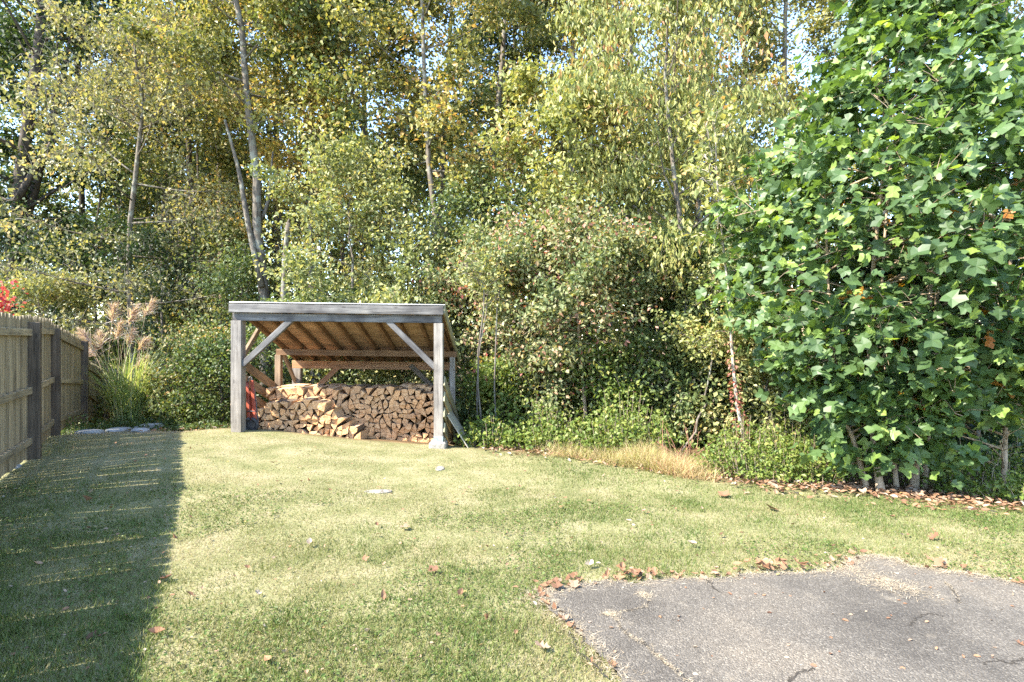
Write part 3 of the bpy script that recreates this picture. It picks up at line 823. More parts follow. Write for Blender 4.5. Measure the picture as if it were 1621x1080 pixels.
# ------------------------------------------------------------------ trees
def ell_profile(t):              # crown width from its foot (0) to its top (1)
    return max(.15, math.sin(math.pi * (.12 + .80 * t)) ** .8)
def grow(path, r0, r1, R_, t0=.25, n_limb=26, n_leaf=12000, leaf=.12, el=(5, 60), seed=0, sub=6, sigma=.26, droop=0.0, profile=ell_profile,
         tpl=LEAF, bark='bark', lmat='yg', twigs=0, sides=7, extra=(), leaf_w=None, clump=.45, up=.5, sunny=.75, limb_r=.45, lift=.5):
    """a tree from its trunk line: returns trunk mesh arrays and leaf arrays"""
    g = np.random.default_rng(seed)
    tb = Tubes(); path = np.asarray(path, float); k = len(path)
    rad = r0 + (r1 - r0) * np.linspace(0, 1, k) ** .8
    rad[0] *= 1.35
    tb.add(path, rad, sides)
    for pts, ra, rb in extra: tb.add(pts, np.linspace(ra, rb, len(pts)), 6)
    segs = []                     # (start, end) twig segments that carry leaves
    for i in range(n_limb):
        u = (i + g.random()) / n_limb
        t = t0 + (1 - t0) * u
        j = t * (k - 1); a = int(min(j, k - 2)); p = path[a] + (path[a + 1] - path[a]) * (j - a)
        rt = float(np.interp(t * (k - 1), np.arange(k), rad))
        az = i * 2.399 + g.normal(0, .35)
        e = math.radians(el[0] + (el[1] - el[0]) * u + g.normal(0, 9))
        L = R_ * profile(u) * g.uniform(.7, 1.15)
        d = np.array([math.cos(az) * math.cos(e), math.sin(az) * math.cos(e), math.sin(e)])
        pts = [p]; m = 7
        for q in range(m - 1):
            d = unit(d + np.array([g.normal(0, .12), g.normal(0, .12), .09 * lift - droop * .16 * (q / m)]))
            pts.append(pts[-1] + d * L / (m - 1))
        pts = np.array(pts)
        rl = min(limb_r * rt, .012 + .016 * L)
        tb.add(pts, np.linspace(rl, .006, m), 4)
        ns = max(3, int(sub * (.5 + .5 * L / R_)))
        for q in range(ns):
            s = .22 + .78 * (q + g.random()) / ns
            jj = s * (m - 1); a = int(min(jj, m - 2)); p2 = pts[a] + (pts[a + 1] - pts[a]) * (jj - a)
            dd = unit(unit(pts[a + 1] - pts[a]) * .75 + g.normal(0, .62, 3) + np.array([0, 0, .12 - droop * .5]))
            l2 = L * .42 * (1.15 - .55 * s) * g.uniform(.7, 1.2) + .12
            w = [p2]
            for z in range(3):
                dd = unit(dd + g.normal(0, .16, 3) + np.array([0, 0, -.10 - droop * .4]))
                w.append(w[-1] + dd * l2 / 3)
            w = np.array(w)
            tb.add(w, np.linspace(.009, .003, 4), 3, cap=False)
            segs.append(w)
        segs.append(pts[3:])
    if twigs:
        idx = g.integers(0, len(segs), twigs)
        for q in idx:
            w = segs[q]; p = w[g.integers(0, len(w))]
            d = unit(g.normal(0, 1, 3) + np.array([.5, -.2, .1])); l = g.uniform(.25, .7)
            tb.add(np.array([p, p + d * l * .5, p + d * l + np.array([0, 0, -.08 * l])]), [.0045, .0035, .002], 3, cap=False)
    # leaves
    W = np.array([np.linalg.norm(s[-1] - s[0]) + .15 for s in segs]); 
    br = g.random(len(segs)); W = W * (.25 + 1.5 * g.random(len(segs))); W /= W.sum()
    pick = g.choice(len(segs), n_leaf, p=W)
    A = np.array([s[0] for s in segs]); Bm = np.array([s[len(s) // 2] for s in segs]); C = np.array([s[-1] for s in segs])
    t = g.random(n_leaf) ** .7
    tt = t[:, None]
    P = (1 - tt) ** 2 * A[pick] + 2 * tt * (1 - tt) * Bm[pick] + tt ** 2 * C[pick]
    sg = sigma * (.55 + .9 * br[pick])[:, None]
    P = P + g.normal(0, 1, (n_leaf, 3)) * sg * np.array([1, 1, .62])
    N_ = g.normal(0, 1, (n_leaf, 3)) * .75 + np.array([0, 0, up]) + np.array(SUN_DIR) * sunny
    D = g.normal(0, 1, (n_leaf, 3)) + np.array([0, 0, -.35 - droop * 2.2])
    S = leaf * 1.08 * g.uniform(.62, 1.25, n_leaf)
    rnd = np.clip(clump * br[pick] + (1 - clump) * g.random(n_leaf), 0, 1)
    rnd = (np.argsort(np.argsort(rnd)) / n_leaf) * .5 + rnd * .5
    V, Fc, rn = scatter(tpl[0], tpl[1], P, D, N_, S, rnd=rnd)
    return tb, (V, Fc, rn)
def plant(name, label, cat, group, base, tb, leaves, bark, lmat, crown='crown', trunk='trunk'):
    root = empty(name, base, label, cat, group)
    if tb is not None:
        link(trunk, tb.mesh(trunk, M[bark], base), root)
    if leaves is not None:
        V, Fc, rn = leaves
        link(crown, tri_mesh(crown, V - np.asarray(base), Fc, M[lmat], rn), root)
    return root
def trunk_path(Y, px, top, n=14, jit=.03, seed=0):
    g = np.random.default_rng(seed + 1000)
    pts = [np.array(at(x, y, Y)) for x, y in px]
    b = pts[0].copy(); 
    d = (pts[0] - pts[1]) / max(.1, abs(pts[0][2] - pts[1][2]))
    gz = Tf(b[0], Y); 
    if b[2] > gz:
        b = b + d * (b[2] - gz) * .6; b[2] = Tf(b[0], Y) - .1; pts = [b] + pts
    else: pts[0][2] = gz - .1
    d = unit(pts[-1] - pts[-2]); d = unit(d * np.array([.6, .6, 1]))
    if top > pts[-1][2] + .3:
        h = top - pts[-1][2]; pts += [pts[-1] + d / d[2] * h * .5, pts[-1] + d / d[2] * h + np.array([g.normal(0, .3), g.normal(0, .3), 0])]
    P = spline(pts, n); P[1:-1, :2] += g.normal(0, jit, (n - 2, 2))
    return P
def tree(label, Y, px, top, R_, r0, lmat, n_leaf, seed, bark='bark', t0=.25, name='deciduous_tree', cat='tree', group=None, extra=(), **kw):
    P = trunk_path(Y, px, top, seed=seed)
    tb, lv = grow(P, r0, max(.012, r0 * .18), R_, t0=t0, n_leaf=int(n_leaf * 1.34), seed=seed, extra=extra, **kw)
    base = (float(P[0][0]), float(P[0][1]), Tf(P[0][0], P[0][1]))
    return plant(name, label, cat, group, base, tb, lv, bark, lmat)
G1 = 'tall trees of the wood behind the lawn'
def lin(Y, px, n=8):
    return spline([np.array(at(x, y, Y)) for x, y in px], n)
tree('big shade-coloured tree with a thick forked trunk beyond the picket fence', 19, [(14, 650), (22, 430), (34, 250), (62, 60)], 16, 4.6, .34, 'dark', 24000, 1, 'barkdark', t0=.22, group=G1, n_limb=34, leaf=.15,  # the crown's shade is put into its leaf colour
     extra=[(lin(18.8, [(26, 320), (60, 260), (110, 190), (170, 130)]), .13, .03), (lin(19.3, [(24, 400), (55, 300), (100, 120), (120, 20)]), .17, .04)], el=(5, 65))
tree('thin-leaved tree with many bare silvery twigs between fence and shed', 15.5, [(212, 640), (205, 420), (222, 220)], 9.6, 3.4, .12, 'grayolive', 11500, 2, 'bark', t0=.15, group=G1, n_limb=38, leaf=.10, twigs=2600, sub=8, el=(-8, 40), droop=.25)
tree('dark slim trunk with dull yellow leaves standing above the orange-leaved shrub', 18, [(308, 560), (309, 420), (298, 200)], 11.2, 2.7, .17, 'olive', 12500, 3, 'barkdark', group=G1)
tree('grey-trunked tree with yellow-green crown close behind the shed roof corner', 20, [(353, 500), (350, 370), (345, 150)], 14.5, 3.0, .21, 'yg', 14000, 4, 'barktan', group=G1, t0=.35)
tree('forked grey tree rising behind the roof corner of the woodshed', 14.5, [(418, 500), (409, 330), (397, 180), (374, 0)], 13.5, 2.9, .165, 'yg', 13000, 5, 'bark', t0=.46, group=G1,
     extra=[(lin(14.4, [(415, 455), (392, 350), (378, 270), (356, 190)]), .085, .03), (lin(14.6, [(411, 350), (424, 320), (432, 240)]), .06, .02)])
tree('slim straight tree with yellow leaves above the middle of the shed roof', 17.5, [(495, 500), (493, 330), (489, 150)], 14.0, 2.6, .11, 'yellow', 12000, 7, 'bark', t0=.36, group=G1)
tree('leaning thin dark tree above the shed roof', 15.5, [(676, 540), (652, 390), (612, 300), (585, 240), (556, 140)], 10.6, 2.7, .10, 'olive', 12000, 8, 'barkdark', t0=.42, group=G1)
tree('tall slender grey tree rising behind the right corner post of the shed', 14, [(701, 520), (690, 380), (677, 230), (669, 40)], 14.5, 2.7, .115, 'yg', 13500, 9, 'bark', t0=.44, group=G1)
tree('tall tree with a slanting grey trunk beside the dark-crowned tree', 18, [(758, 540), (768, 330), (790, 150), (800, 0)], 16.5, 3.0, .16, 'olive', 13000, 10, 'bark', t0=.42, group=G1)
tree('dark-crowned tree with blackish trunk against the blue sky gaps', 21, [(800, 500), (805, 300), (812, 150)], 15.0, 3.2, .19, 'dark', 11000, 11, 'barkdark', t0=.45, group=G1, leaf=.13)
tree('tree with orange-tinged yellow crown above the reddish shrubs', 18.5, [(905, 520), (900, 300), (905, 100)], 16, 3.0, .17, 'yellow', 13000, 12, 'bark', group=G1)
tree('sturdy grey tree half hidden in ochre leaves above the weeds', 15.5, [(1022, 560), (1010, 350), (1000, 150)], 14, 2.9, .17, 'yg', 13500, 13, 'bark', t0=.28, group=G1)
tree('tree behind the drooping lime-leaved tree', 17.5, [(1112, 560), (1105, 300), (1110, 80)], 15.5, 3.0, .15, 'olive', 13000, 14, 'bark', group=G1)
tree('yellowish tree just left of the big tulip tree top', 17, [(1240, 560), (1235, 300), (1240, 80)], 15, 3.1, .15, 'yg', 15500, 15, 'bark', group=G1)
tree('tree mostly hidden behind the top of the big tulip tree', 18.5, [(1405, 560), (1400, 300), (1405, 80)], 15.5, 3.0, .16, 'olive', 8500, 16, 'bark', group=G1)
tree('yellow-leaved tree peeking out beside the tulip tree top in the corner', 17, [(1575, 560), (1570, 300), (1590, 80)], 15, 3.0, .15, 'yg', 10000, 17, 'bark', group=G1)
tree('tall yellow tree deep in the wood above the shed roof', 22, [(585, 520), (582, 300), (575, 60)], 17.5, 3.4, .18, 'yellow', 13000, 18, 'bark', group=G1, leaf=.122)
tree('tall olive tree deep in the wood behind the slender grey tree', 23, [(690, 520), (700, 300), (712, 60)], 18.5, 3.4, .18, 'olive', 12000, 19, 'bark', group=G1, leaf=.122)
tree('bright yellow tree deep in the wood behind the forked tree', 22, [(445, 520), (440, 300), (435, 60)], 17, 3.4, .18, 'yg', 12500, 20, 'bark', group=G1, leaf=.122)
tree('green tree deep in the wood next to the big shade-coloured tree', 22, [(135, 540), (130, 300), (125, 120)], 13.5, 3.4, .17, 'green', 11000, 21, 'barkdark', group=G1, leaf=.122)
tree('ochre tree deep in the wood above the reddish shrubs', 23, [(965, 520), (960, 300), (955, 60)], 17.5, 3.4, .17, 'yg', 12000, 22, 'bark', group=G1, leaf=.122)
tree('low crowned olive tree deep in the wood left of the forked tree', 24, [(262, 540), (258, 350), (262, 230)], 11.5, 3.6, .16, 'olive', 11000, 23, 'bark', group=G1, leaf=.13)
tree('olive tree deep in the wood behind the drooping lime-leaved tree', 24, [(1180, 540), (1175, 300), (1180, 60)], 17, 3.6, .16, 'yg', 11500, 24, 'bark', group=G1, leaf=.13)
tree('green tree deep in the wood behind the tulip tree', 23, [(1500, 540), (1505, 300), (1500, 60)], 17, 3.6, .16, 'olive', 8000, 25, 'bark', group=G1, leaf=.13)

tree('green tree deep in the wood at the far picture edge behind the shade-coloured tree', 25, [(50, 540), (48, 350), (45, 200)], 14.5, 4.0, .17, 'green', 9000, 26, 'barkdark', group=G1, leaf=.17, t0=.1)
tree('olive tree deep in the wood behind the thin-leaved tree', 25.5, [(190, 540), (195, 350), (192, 230)], 12.0, 4.0, .17, 'olive', 9000, 27, 'barkdark', group=G1, leaf=.17, t0=.1)
tree('yellow-green tree deep in the wood between the thin-leaved and the forked tree', 26, [(325, 540), (322, 350), (325, 200)], 15.5, 4.0, .17, 'olive', 9000, 28, 'barkdark', group=G1, leaf=.17, t0=.1)
# broken dead trunk
P = trunk_path(13.5, [(450, 500), (450, 440), (453, 395), (456, 353)], 0, 12, .008, 6)
tb = Tubes(); tb.add(P, np.linspace(.085, .062, 12), 8); tb.add(P[-1] + np.array([[0, 0, -.05], [.02, 0, .06], [.035, 0, .14]]), [.055, .03, .006], 5)
b = (P[0][0], P[0][1], Tf(P[0][0], P[0][1]))
r_ = empty('dead_tree_stub', b, 'pale broken dead trunk without leaves behind the shed roof', 'dead tree'); link('trunk', tb.mesh('trunk', M['bark'], b), r_)

# smaller trees and tall shrubs of the wood's edge
G2 = 'small trees and shrubs at the edge of the wood'
def small(label, Y, px, top, R_, r0, lmat, n, seed, name='understory_tree', cat='small tree', **kw):
    kw.setdefault('leaf', .095); kw.setdefault('n_limb', 22); kw.setdefault('sigma', .2); kw.setdefault('t0', .10); kw.setdefault('el', (0, 55)); kw.setdefault('bark', 'bark')
    return tree(label, Y, px, top, R_, r0, lmat, n, seed, group=G2, name=name, cat=cat, **kw)
small('pale-leaved small tree directly above the middle of the shed roof', 13.2, [(566, 610), (560, 480), (555, 380)], 5.2, 2.1, .055, 'pale', 9500, 41)
small('pale green small tree above the right end of the shed roof', 12.9, [(650, 610), (645, 480), (640, 380)], 4.0, 1.6, .05, 'pale', 5500, 42)
small('mid green small tree beside the right end of the shed roof', 13.5, [(765, 640), (760, 520), (755, 420)], 4.6, 1.9, .055, 'green', 6000, 43)
small('lime tree with long drooping leaves left of the tulip tree', 11.6, [(1095, 690), (1080, 420), (1060, 210)], 8.6, 3.1, .085, 'lime', 12500, 44, leaf=.125, tpl=LONGLEAF, droop=1.0, n_limb=30, t0=.3, el=(15, 60), sigma=.24, up=.1)
small('small tree with orange-tipped leaves above the reddish shrubs', 13, [(905, 640), (900, 400), (890, 280)], 6.9, 2.3, .06, 'lime', 9500, 45, leaf=.115)
small('pinkish-leaved shrub with one thin stem beside the leaning board', 12.3, [(812, 700), (810, 600), (806, 490)], 3.3, 1.65, .05, 'pink', 11500, 46, leaf=.085, t0=.26, n_limb=28, el=(-18, 55), bark='barktan')
small('reddish-berried shrub with a bent thin stem above the weeds', 10.7, [(930, 706), (921, 600), (914, 480)], 3.2, 1.7, .045, 'pink', 11500, 47, leaf=.085, t0=.28, n_limb=28, el=(-18, 55), bark='barktan')
small('green shrub right of the reddish-berried shrub', 11.6, [(1005, 700), (1000, 600), (1005, 500)], 3.3, 1.6, .05, 'green', 7500, 48)
small('dark green shrub behind the vine-covered sapling', 11.8, [(1105, 700), (1110, 600), (1105, 500)], 3.2, 1.7, .05, 'green', 7500, 49)
small('pale shrub behind the roof edge next to the pinkish shrub', 13.6, [(738, 690), (735, 600), (738, 500)], 3.2, 1.3, .04, 'pale', 5500, 50)
small('green bush behind the left flank of the tulip tree', 10.2, [(1255, 700), (1250, 600), (1245, 520)], 3.0, 1.5, .05, 'green', 6500, 51)
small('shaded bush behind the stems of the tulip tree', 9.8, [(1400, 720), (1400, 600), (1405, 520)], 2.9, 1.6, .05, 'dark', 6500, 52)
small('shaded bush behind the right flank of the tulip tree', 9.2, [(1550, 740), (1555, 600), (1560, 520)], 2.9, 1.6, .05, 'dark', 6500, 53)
small('low leaning thin stem with a flat spray of yellow leaves left of the vine-covered sapling', 9.6, [(1075, 735), (1105, 660), (1122, 620), (1128, 560), (1118, 540)], 1.72, 1.0, .022, 'lime', 1100, 54, leaf=.075, t0=.82, n_limb=11, el=(-5, 12), bark='bark', sigma=.10)
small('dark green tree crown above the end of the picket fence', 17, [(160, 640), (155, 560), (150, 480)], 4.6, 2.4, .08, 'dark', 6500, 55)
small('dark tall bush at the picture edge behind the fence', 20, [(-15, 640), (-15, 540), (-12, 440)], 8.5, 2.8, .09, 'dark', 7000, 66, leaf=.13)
small('dark leafy tree filling the gap under the big shade-coloured tree', 18, [(18, 640), (18, 560), (15, 480)], 5.2, 2.4, .08, 'dark', 6000, 65)
small('light green bush just above the picket fence beside the red leaves', 15, [(62, 640), (60, 560), (62, 500)], 2.9, 1.3, .05, 'pale', 4500, 56)
small('dark small tree seen between the tall grass and the shed', 16, [(255, 640), (258, 560), (255, 480)], 4.2, 1.7, .06, 'dark', 4200, 57)
small('dark green bush behind the shed roof corner', 15, [(385, 640), (380, 560), (382, 480)], 3.4, 1.5, .06, 'green', 3600, 58)
small('green bush seen through the open back of the woodshed', 13.2, [(500, 640), (505, 600), (505, 560)], 2.1, 1.5, .05, 'green', 5500, 59)
small('pale bush seen through the back of the woodshed near its right post', 13.0, [(645, 640), (640, 600), (640, 560)], 2.2, 1.5, .05, 'pale', 5500, 60)
small('rounded shrub with orange and green leaves left of the woodshed', 12.6, [(318, 690), (314, 640), (314, 590)], 1.25, 1.05, .035, 'shrub_orange', 5200, 61, leaf=.07, t0=.05, name='shrub', cat='shrub', bark='barkdark')
small('dense green shrub touching the left post of the woodshed', 12.0, [(352, 690), (352, 640), (350, 600)], 1.35, .85, .03, 'ivy', 4500, 62, leaf=.065, t0=.05, name='shrub', cat='shrub', bark='barkdark')
small('crimson-leaved bush behind the picket fence', 10.0, [(-22, 640), (-22, 560), (-20, 510)], 2.45, .2, .02, 'red', 420, 63, leaf=.08, t0=.55, sigma=.10, n_limb=9, name='shrub', cat='shrub')

small('low pale green bush behind the weeds beside the leaning board', 11.4, [(795, 706), (795, 680), (798, 640)], .9, .62, .025, 'weed', 3600, 90, leaf=.08, t0=.02, name='shrub', cat='shrub')
small('low light bush between the two reddish shrubs', 11.2, [(865, 712), (865, 680), (868, 640)], 1.2, 1.0, .025, 'pink', 4200, 91, leaf=.08, t0=.02, name='shrub', cat='shrub')
small('low yellow-green bush behind the bright weeds', 10.9, [(975, 712), (975, 680), (972, 640)], 1.3, 1.1, .025, 'weed', 4500, 92, leaf=.08, t0=.02, name='shrub', cat='shrub')
small('low dark bush behind the bare reddish stems', 10.6, [(1065, 712), (1065, 680), (1062, 640)], 1.0, 1.0, .025, 'green', 3600, 93, leaf=.085, t0=.02, name='shrub', cat='shrub')
small('leafy bush filling the gap right of the vine-covered sapling', 9.4, [(1215, 712), (1215, 660), (1212, 610)], 1.6, 1.0, .03, 'pale', 4500, 94, leaf=.085, t0=.02, name='shrub', cat='shrub')
small('leafy bush left of the vine-covered sapling', 10.9, [(1140, 712), (1140, 660), (1142, 610)], 1.7, 1.1, .03, 'green', 4200, 95, leaf=.085, t0=.02, name='shrub', cat='shrub')
# thin bare saplings beside the pinkish shrub
for q, (x, y) in enumerate([(766, 10.2), (785, 10.6), (757, 10.9), (1032, 10.9), (1128, 10.2), (893, 11.2)]):
    P = trunk_path(y, [(x, 705), (x + R.normal(0, 4), 600), (x + R.normal(0, 8), 470)], 2.9, 10, .02, 70 + q)
    lab = ['pale thin sapling stem nearest the leaning board', 'brown thin sapling stem between leaning board and pinkish shrub', 'short thin stem right behind the leaning board',
           'thin dark stem between the green shrub and the dry grass', 'thin straight stem left of the vine-covered sapling', 'thin stem between the two reddish shrubs'][q]
    tb, lv = grow(P, .02, .005, .5, t0=.45, n_limb=8, n_leaf=500, leaf=.08, seed=70 + q, sigma=.14)
    b = (float(P[0][0]), float(P[0][1]), Tf(P[0][0], P[0][1]))
    plant('sapling', lab, 'sapling', G2, b, tb, lv, 'bark', 'pale')

# sapling wrapped in red creeper
P = trunk_path(8.5, [(1176, 700), (1163, 600), (1157, 520), (1151, 450), (1140, 340)], 4.6, 14, .008, 80)
tb, lv = grow(P, .036, .008, .8, t0=.62, n_limb=10, n_leaf=700, leaf=.10, seed=80, sigma=.15)
b = (float(P[0][0]), float(P[0][1]), Tf(P[0][0], P[0][1]))
vs_ = plant('vine_covered_sapling', 'thin pale sapling wrapped in red creeper leaves beside the tulip tree', 'sapling', None, b, tb, lv, 'barkpale', 'lime')
g = np.random.default_rng(81); n = 250
z = np.concatenate([g.uniform(.1, 2.0, n - 90), g.normal(1.05, .35, 90)]); zz = b[2] + z
pxx = np.interp(zz, P[:, 2], P[:, 0]); pyy = np.interp(zz, P[:, 2], P[:, 1])
a = g.uniform(0, 6.28, n); rr_ = .04 + .05 * g.random(n)
pos = np.stack([pxx + np.cos(a) * rr_, pyy + np.sin(a) * rr_, zz], -1)
V, Fc, rn = scatter(*LEAF, pos, np.stack([np.cos(a), np.sin(a), g.normal(-.8, .4, n)], -1), np.stack([np.cos(a), np.sin(a), g.random(n)], -1), .055 * g.uniform(.6, 1.3, n), rnd=np.clip(g.random(n) * .6 + .4 * (z > 1.4), 0, 1))
o = link('creeper', tri_mesh('creeper', V - np.array(b), Fc, M['vine'], rn), vs_); o['label'] = 'red creeper leaves climbing the stem'

# ------------------------------------------------------------------ the far wood, one mass
g = np.random.default_rng(200)
tb = Tubes(); VV = []; FF = []; RR = []; n0 = 0
for q in range(52):
    y = g.uniform(26, 46); x = g.uniform(-1.15, 1.15) * y
    zb = Tf(x, y); h = g.uniform(13, 19) if x > -.45 * y or x < -.78 * y else (g.uniform(12, 14) if -.70 * y < x < -.60 * y else g.uniform(15, 19))
    path = np.array([[x, y, zb], [x + g.normal(0, .2), y, zb + h * .4], [x + g.normal(0, .5), y, zb + h * .95]])
    tb.add(spline(path, 6), np.linspace(.16, .03, 6), 5)
    n = 2500; nb_ = 60
    cz = zb + h * (.12 + .88 * g.random(nb_) ** .85); u = (cz - zb) / h
    cr = 3.6 * np.sin(np.pi * np.clip(.15 + .8 * u, 0, 1)) ** .7 * np.sqrt(g.random(nb_)); ca = g.random(nb_) * 6.28
    cc = np.stack([x + cr * np.cos(ca), y + cr * np.sin(ca), cz], -1); cb = g.random(nb_)
    k_ = g.integers(0, nb_, n); P = cc[k_] + g.normal(0, 1, (n, 3)) * np.array([.75, .75, .45])
    V, Fc, rn = scatter(*LEAF, P, g.normal(0, 1, (n, 3)) - np.array([0, 0, .3]), g.normal(0, 1, (n, 3)) * .8 + np.array([0, 0, .6]), .32 * g.uniform(.6, 1.2, n), rnd=np.clip(.4 * cb[k_] + .35 * g.random(n) + .25 * g.random(), 0, 1))
    VV.append(V); FF.append(Fc + n0); RR.append(rn); n0 += len(V)
for q in range(46):                                     # thin trunks between the crowns
    y = g.uniform(18.5, 30); x = g.uniform(-.95, .5) * y; zb = Tf(x, y)
    path = np.array([[x, y, zb], [x + g.normal(0, .25), y, zb + 4], [x + g.normal(0, .6), y, zb + 10]])
    tb.add(spline(path, 8), np.linspace(g.uniform(.05, .11), .03, 8), 5)
for q in range(80):
    y = g.uniform(19, 27); x = g.uniform(-1.1, 1.1) * y; zb = Tf(x, y); h = g.uniform(3.0, 7.5); n = 850
    nb_ = 14; cc = np.stack([x + g.normal(0, .9, nb_), y + g.normal(0, .6, nb_), zb + h * g.random(nb_)], -1); cb = g.random(nb_); k_ = g.integers(0, nb_, n)
    P = cc[k_] + g.normal(0, 1, (n, 3)) * np.array([.55, .5, .38])
    V, Fc, rn = scatter(*LEAF, P, g.normal(0, 1, (n, 3)) - np.array([0, 0, .3]), g.normal(0, 1, (n, 3)) * .7 + np.array([0, 0, .5]) + np.array(SUN_DIR) * .6, .19 * g.uniform(.6, 1.2, n), rnd=np.clip(.4 * cb[k_] + .35 * g.random(n) + .25 * g.random(), 0, 1))
    VV.append(V); FF.append(Fc + n0); RR.append(rn); n0 += len(V)
tv, tf_ = tb.arrays()
me = tri_mesh('woodland', np.concatenate(VV + [tv]), np.concatenate(FF + [tf_ + n0]), [M['olive'], M['barkdark']], np.concatenate(RR + [np.zeros(len(tf_))]),
              np.concatenate([np.zeros(sum(len(f) for f in FF)), np.ones(len(tf_))]))
tag(link('woodland', me), 'distant autumn wood behind the nearer trees', 'woodland', None, 'stuff')
# ------------------------------------------------------------------ tulip tree
def tulip():
    g = np.random.default_rng(300)
    Y0 = 7.05
    cx = (1470 - 810.5) / F * 7.3; cy = 7.5
    base = Vector(at(1396, 778, Y0 - .1)); base.z = Tf(base.x, base.y)
    root = empty('tulip_tree', base, 'big broad-leaved green tree with several stems at the lawn edge', 'tree')
    # stems, each a part of its own
    st = [([(1396, 782, 6.95), (1382, 690, 7.05), (1376, 600, 7.15), (1380, 460, 7.3), (1395, 300, 7.4), (1420, 100, 7.5), (1440, -160, 7.5)], .042),
          ([(1376, 770, 7.05), (1352, 700, 7.2), (1330, 640, 7.3), (1313, 480, 7.5), (1305, 300, 7.6)], .034),
          ([(1420, 770, 7.2), (1408, 640, 7.4), (1396, 470, 7.5), (1410, 250, 7.7)], .03),
          ([(1446, 770, 7.3), (1452, 700, 7.3), (1466, 600, 7.4), (1472, 460, 7.5), (1487, 280, 7.5), (1490, 60, 7.5), (1495, -260, 7.5)], .05),
          ([(1462, 770, 7.5), (1475, 600, 7.6), (1482, 480, 7.7), (1500, 250, 7.8)], .034),
          ([(1585, 790, 7.0), (1590, 740, 7.05), (1592, 660, 7.2), (1600, 450, 7.4), (1590, 150, 7.5)], .036),
          ([(1340, 760, 7.3), (1325, 720, 7.4), (1300, 640, 7.5), (1270, 520, 7.6)], .018)]
    segs = []; paths = []
    for k, (pp, r0) in enumerate(st):
        pts = [np.array(at(x, y, d)) for x, y, d in pp]; pts[0][2] = Tf(pts[0][0], pts[0][1]) - .08
        P = spline(pts, 22); paths.append(P)
        t = Tubes(); rad = np.linspace(r0, .012, 22); rad[0] *= 1.5; rad[1] *= 1.15
        t.add(P, rad, 8)
        # limbs of this stem
        n = 30 if k in (0, 3) else 16
        for i in range(n):
            u = .22 + .78 * (i + g.random()) / n
            j = u * 21; a = int(min(j, 20)); p = P[a] + (P[a + 1] - P[a]) * (j - a)
            zrel = p[2]
            Rz = float(np.interp(zrel, [.2, 1.0, 1.9, 2.8, 3.6, 5.0, 6.2, 8.0], [1.0, 1.7, 2.25, 2.6, 2.15, 1.28, .68, .2]))
            az = i * 2.399 + k + g.normal(0, .3)
            tgt = np.array([cx + math.cos(az) * Rz, cy + math.sin(az) * Rz * .8, zrel + g.uniform(.0, .45)])
            d = tgt - p
            L = np.linalg.norm(d)
            q = np.array([p, p + d * .35 + np.array([0, 0, .10 * L]), p + d * .7 + np.array([0, 0, .10 * L]), tgt * 1.0])
            q = spline(q, 7)
            t.add(q, np.linspace(min(.016, .006 + .005 * L), .004, 7), 4)
            ns = int(4 + 4 * L)
            for s in range(ns):
                uu = .30 + .70 * (s + g.random()) / ns; a2 = int(min(uu * 6, 5)); b0 = q[a2] + (q[a2 + 1] - q[a2]) * (uu * 6 - a2)
                dd = unit(unit(d) * .6 + g.normal(0, .6, 3) + np.array([0, 0, .2]))
                e = b0 + dd * g.uniform(.2, .5)
                t.add(np.array([b0, (b0 + e) / 2 + np.array([0, 0, .02]), e]), [.005, .004, .0025], 3, cap=False)
                segs.append((b0, e))
            segs.append((q[4], q[6]))
        o = link('stem', t.mesh('stem', M['barktan'], base), root)
    A = np.array([s[0] for s in segs]); E = np.array([s[1] for s in segs])
    n = 9000
    k_ = g.integers(0, len(segs), n); t = np.where(g.random(n) < .55, g.uniform(.75, 1.05, n), g.random(n))[:, None]
    hang = g.normal(0, 1, (n, 3)); hang[:, 2] = hang[:, 2] * .4 + .1; hang = unit(hang)
    P = A[k_] + (E[k_] - A[k_]) * t + hang * g.uniform(.04, .13, n)[:, None]     # leaf stalks
    # and the outer shell of the crown, where the shoots end
    ns_ = 11500; zs = np.concatenate([g.uniform(.05, 6.6, 8500), g.uniform(3.0, 6.8, 3000)]); za = g.uniform(0, 6.28, ns_)
    lump_ = .70 + .42 * vnoise(za * 1.5, zs * 1.5, 1.0) + .16 * vnoise(za * 4 + 9, zs * 4, 1.0)
    rs = np.interp(zs, [.2, 1.0, 1.9, 2.8, 3.6, 5.0, 6.2, 8.0], [1.0, 1.7, 2.25, 2.6, 2.15, 1.28, .68, .2]) * lump_ * (1 - .38 * g.random(ns_) ** 1.5)
    kp = g.random(ns_) < -.12 + 1.75 * vnoise(za * 2.6 + 40, zs * 2.8, 1.0)
    P = np.concatenate([P, np.stack([cx + rs * np.cos(za), cy + rs * .85 * np.sin(za), zs], -1)[kp]]); hang = np.concatenate([hang, unit(g.normal(0, 1, (kp.sum(), 3)))]); n = len(P)
    nl = 1250; pxl = g.normal(1415, 62, nl); Yl = g.uniform(6.7, 7.4, nl); zl = -.10 + 1.3 * g.random(nl) ** .7
    kl = vnoise(pxl / 60, zl * 4, 1.0) > .40
    P = np.concatenate([P, np.stack([(pxl - 810.5) / F * Yl, Yl, zl], -1)[kl]]); hang = np.concatenate([hang, unit(g.normal(0, 1, (kl.sum(), 3)))]); n = len(P)
    # keep within the crown
    zz = P[:, 2]
    keep = (zz > np.where(P[:, 0] > 5.5, .55, -.15) + .9 * g.random(n) ** 3)
    P = P[keep]; hang = hang[keep]; n = len(P)
    out = P - np.array([cx, cy, 0]); out[:, 2] = 0; outd = unit(out)
    D = unit(outd * .7 + hang * .9 + g.normal(0, .5, (n, 3)) + np.array([0, 0, -.45]))
    N_ = np.array([0, 0, .62]) + outd * .55 + g.normal(0, .70, (n, 3)) + np.array(SUN_DIR) * .35
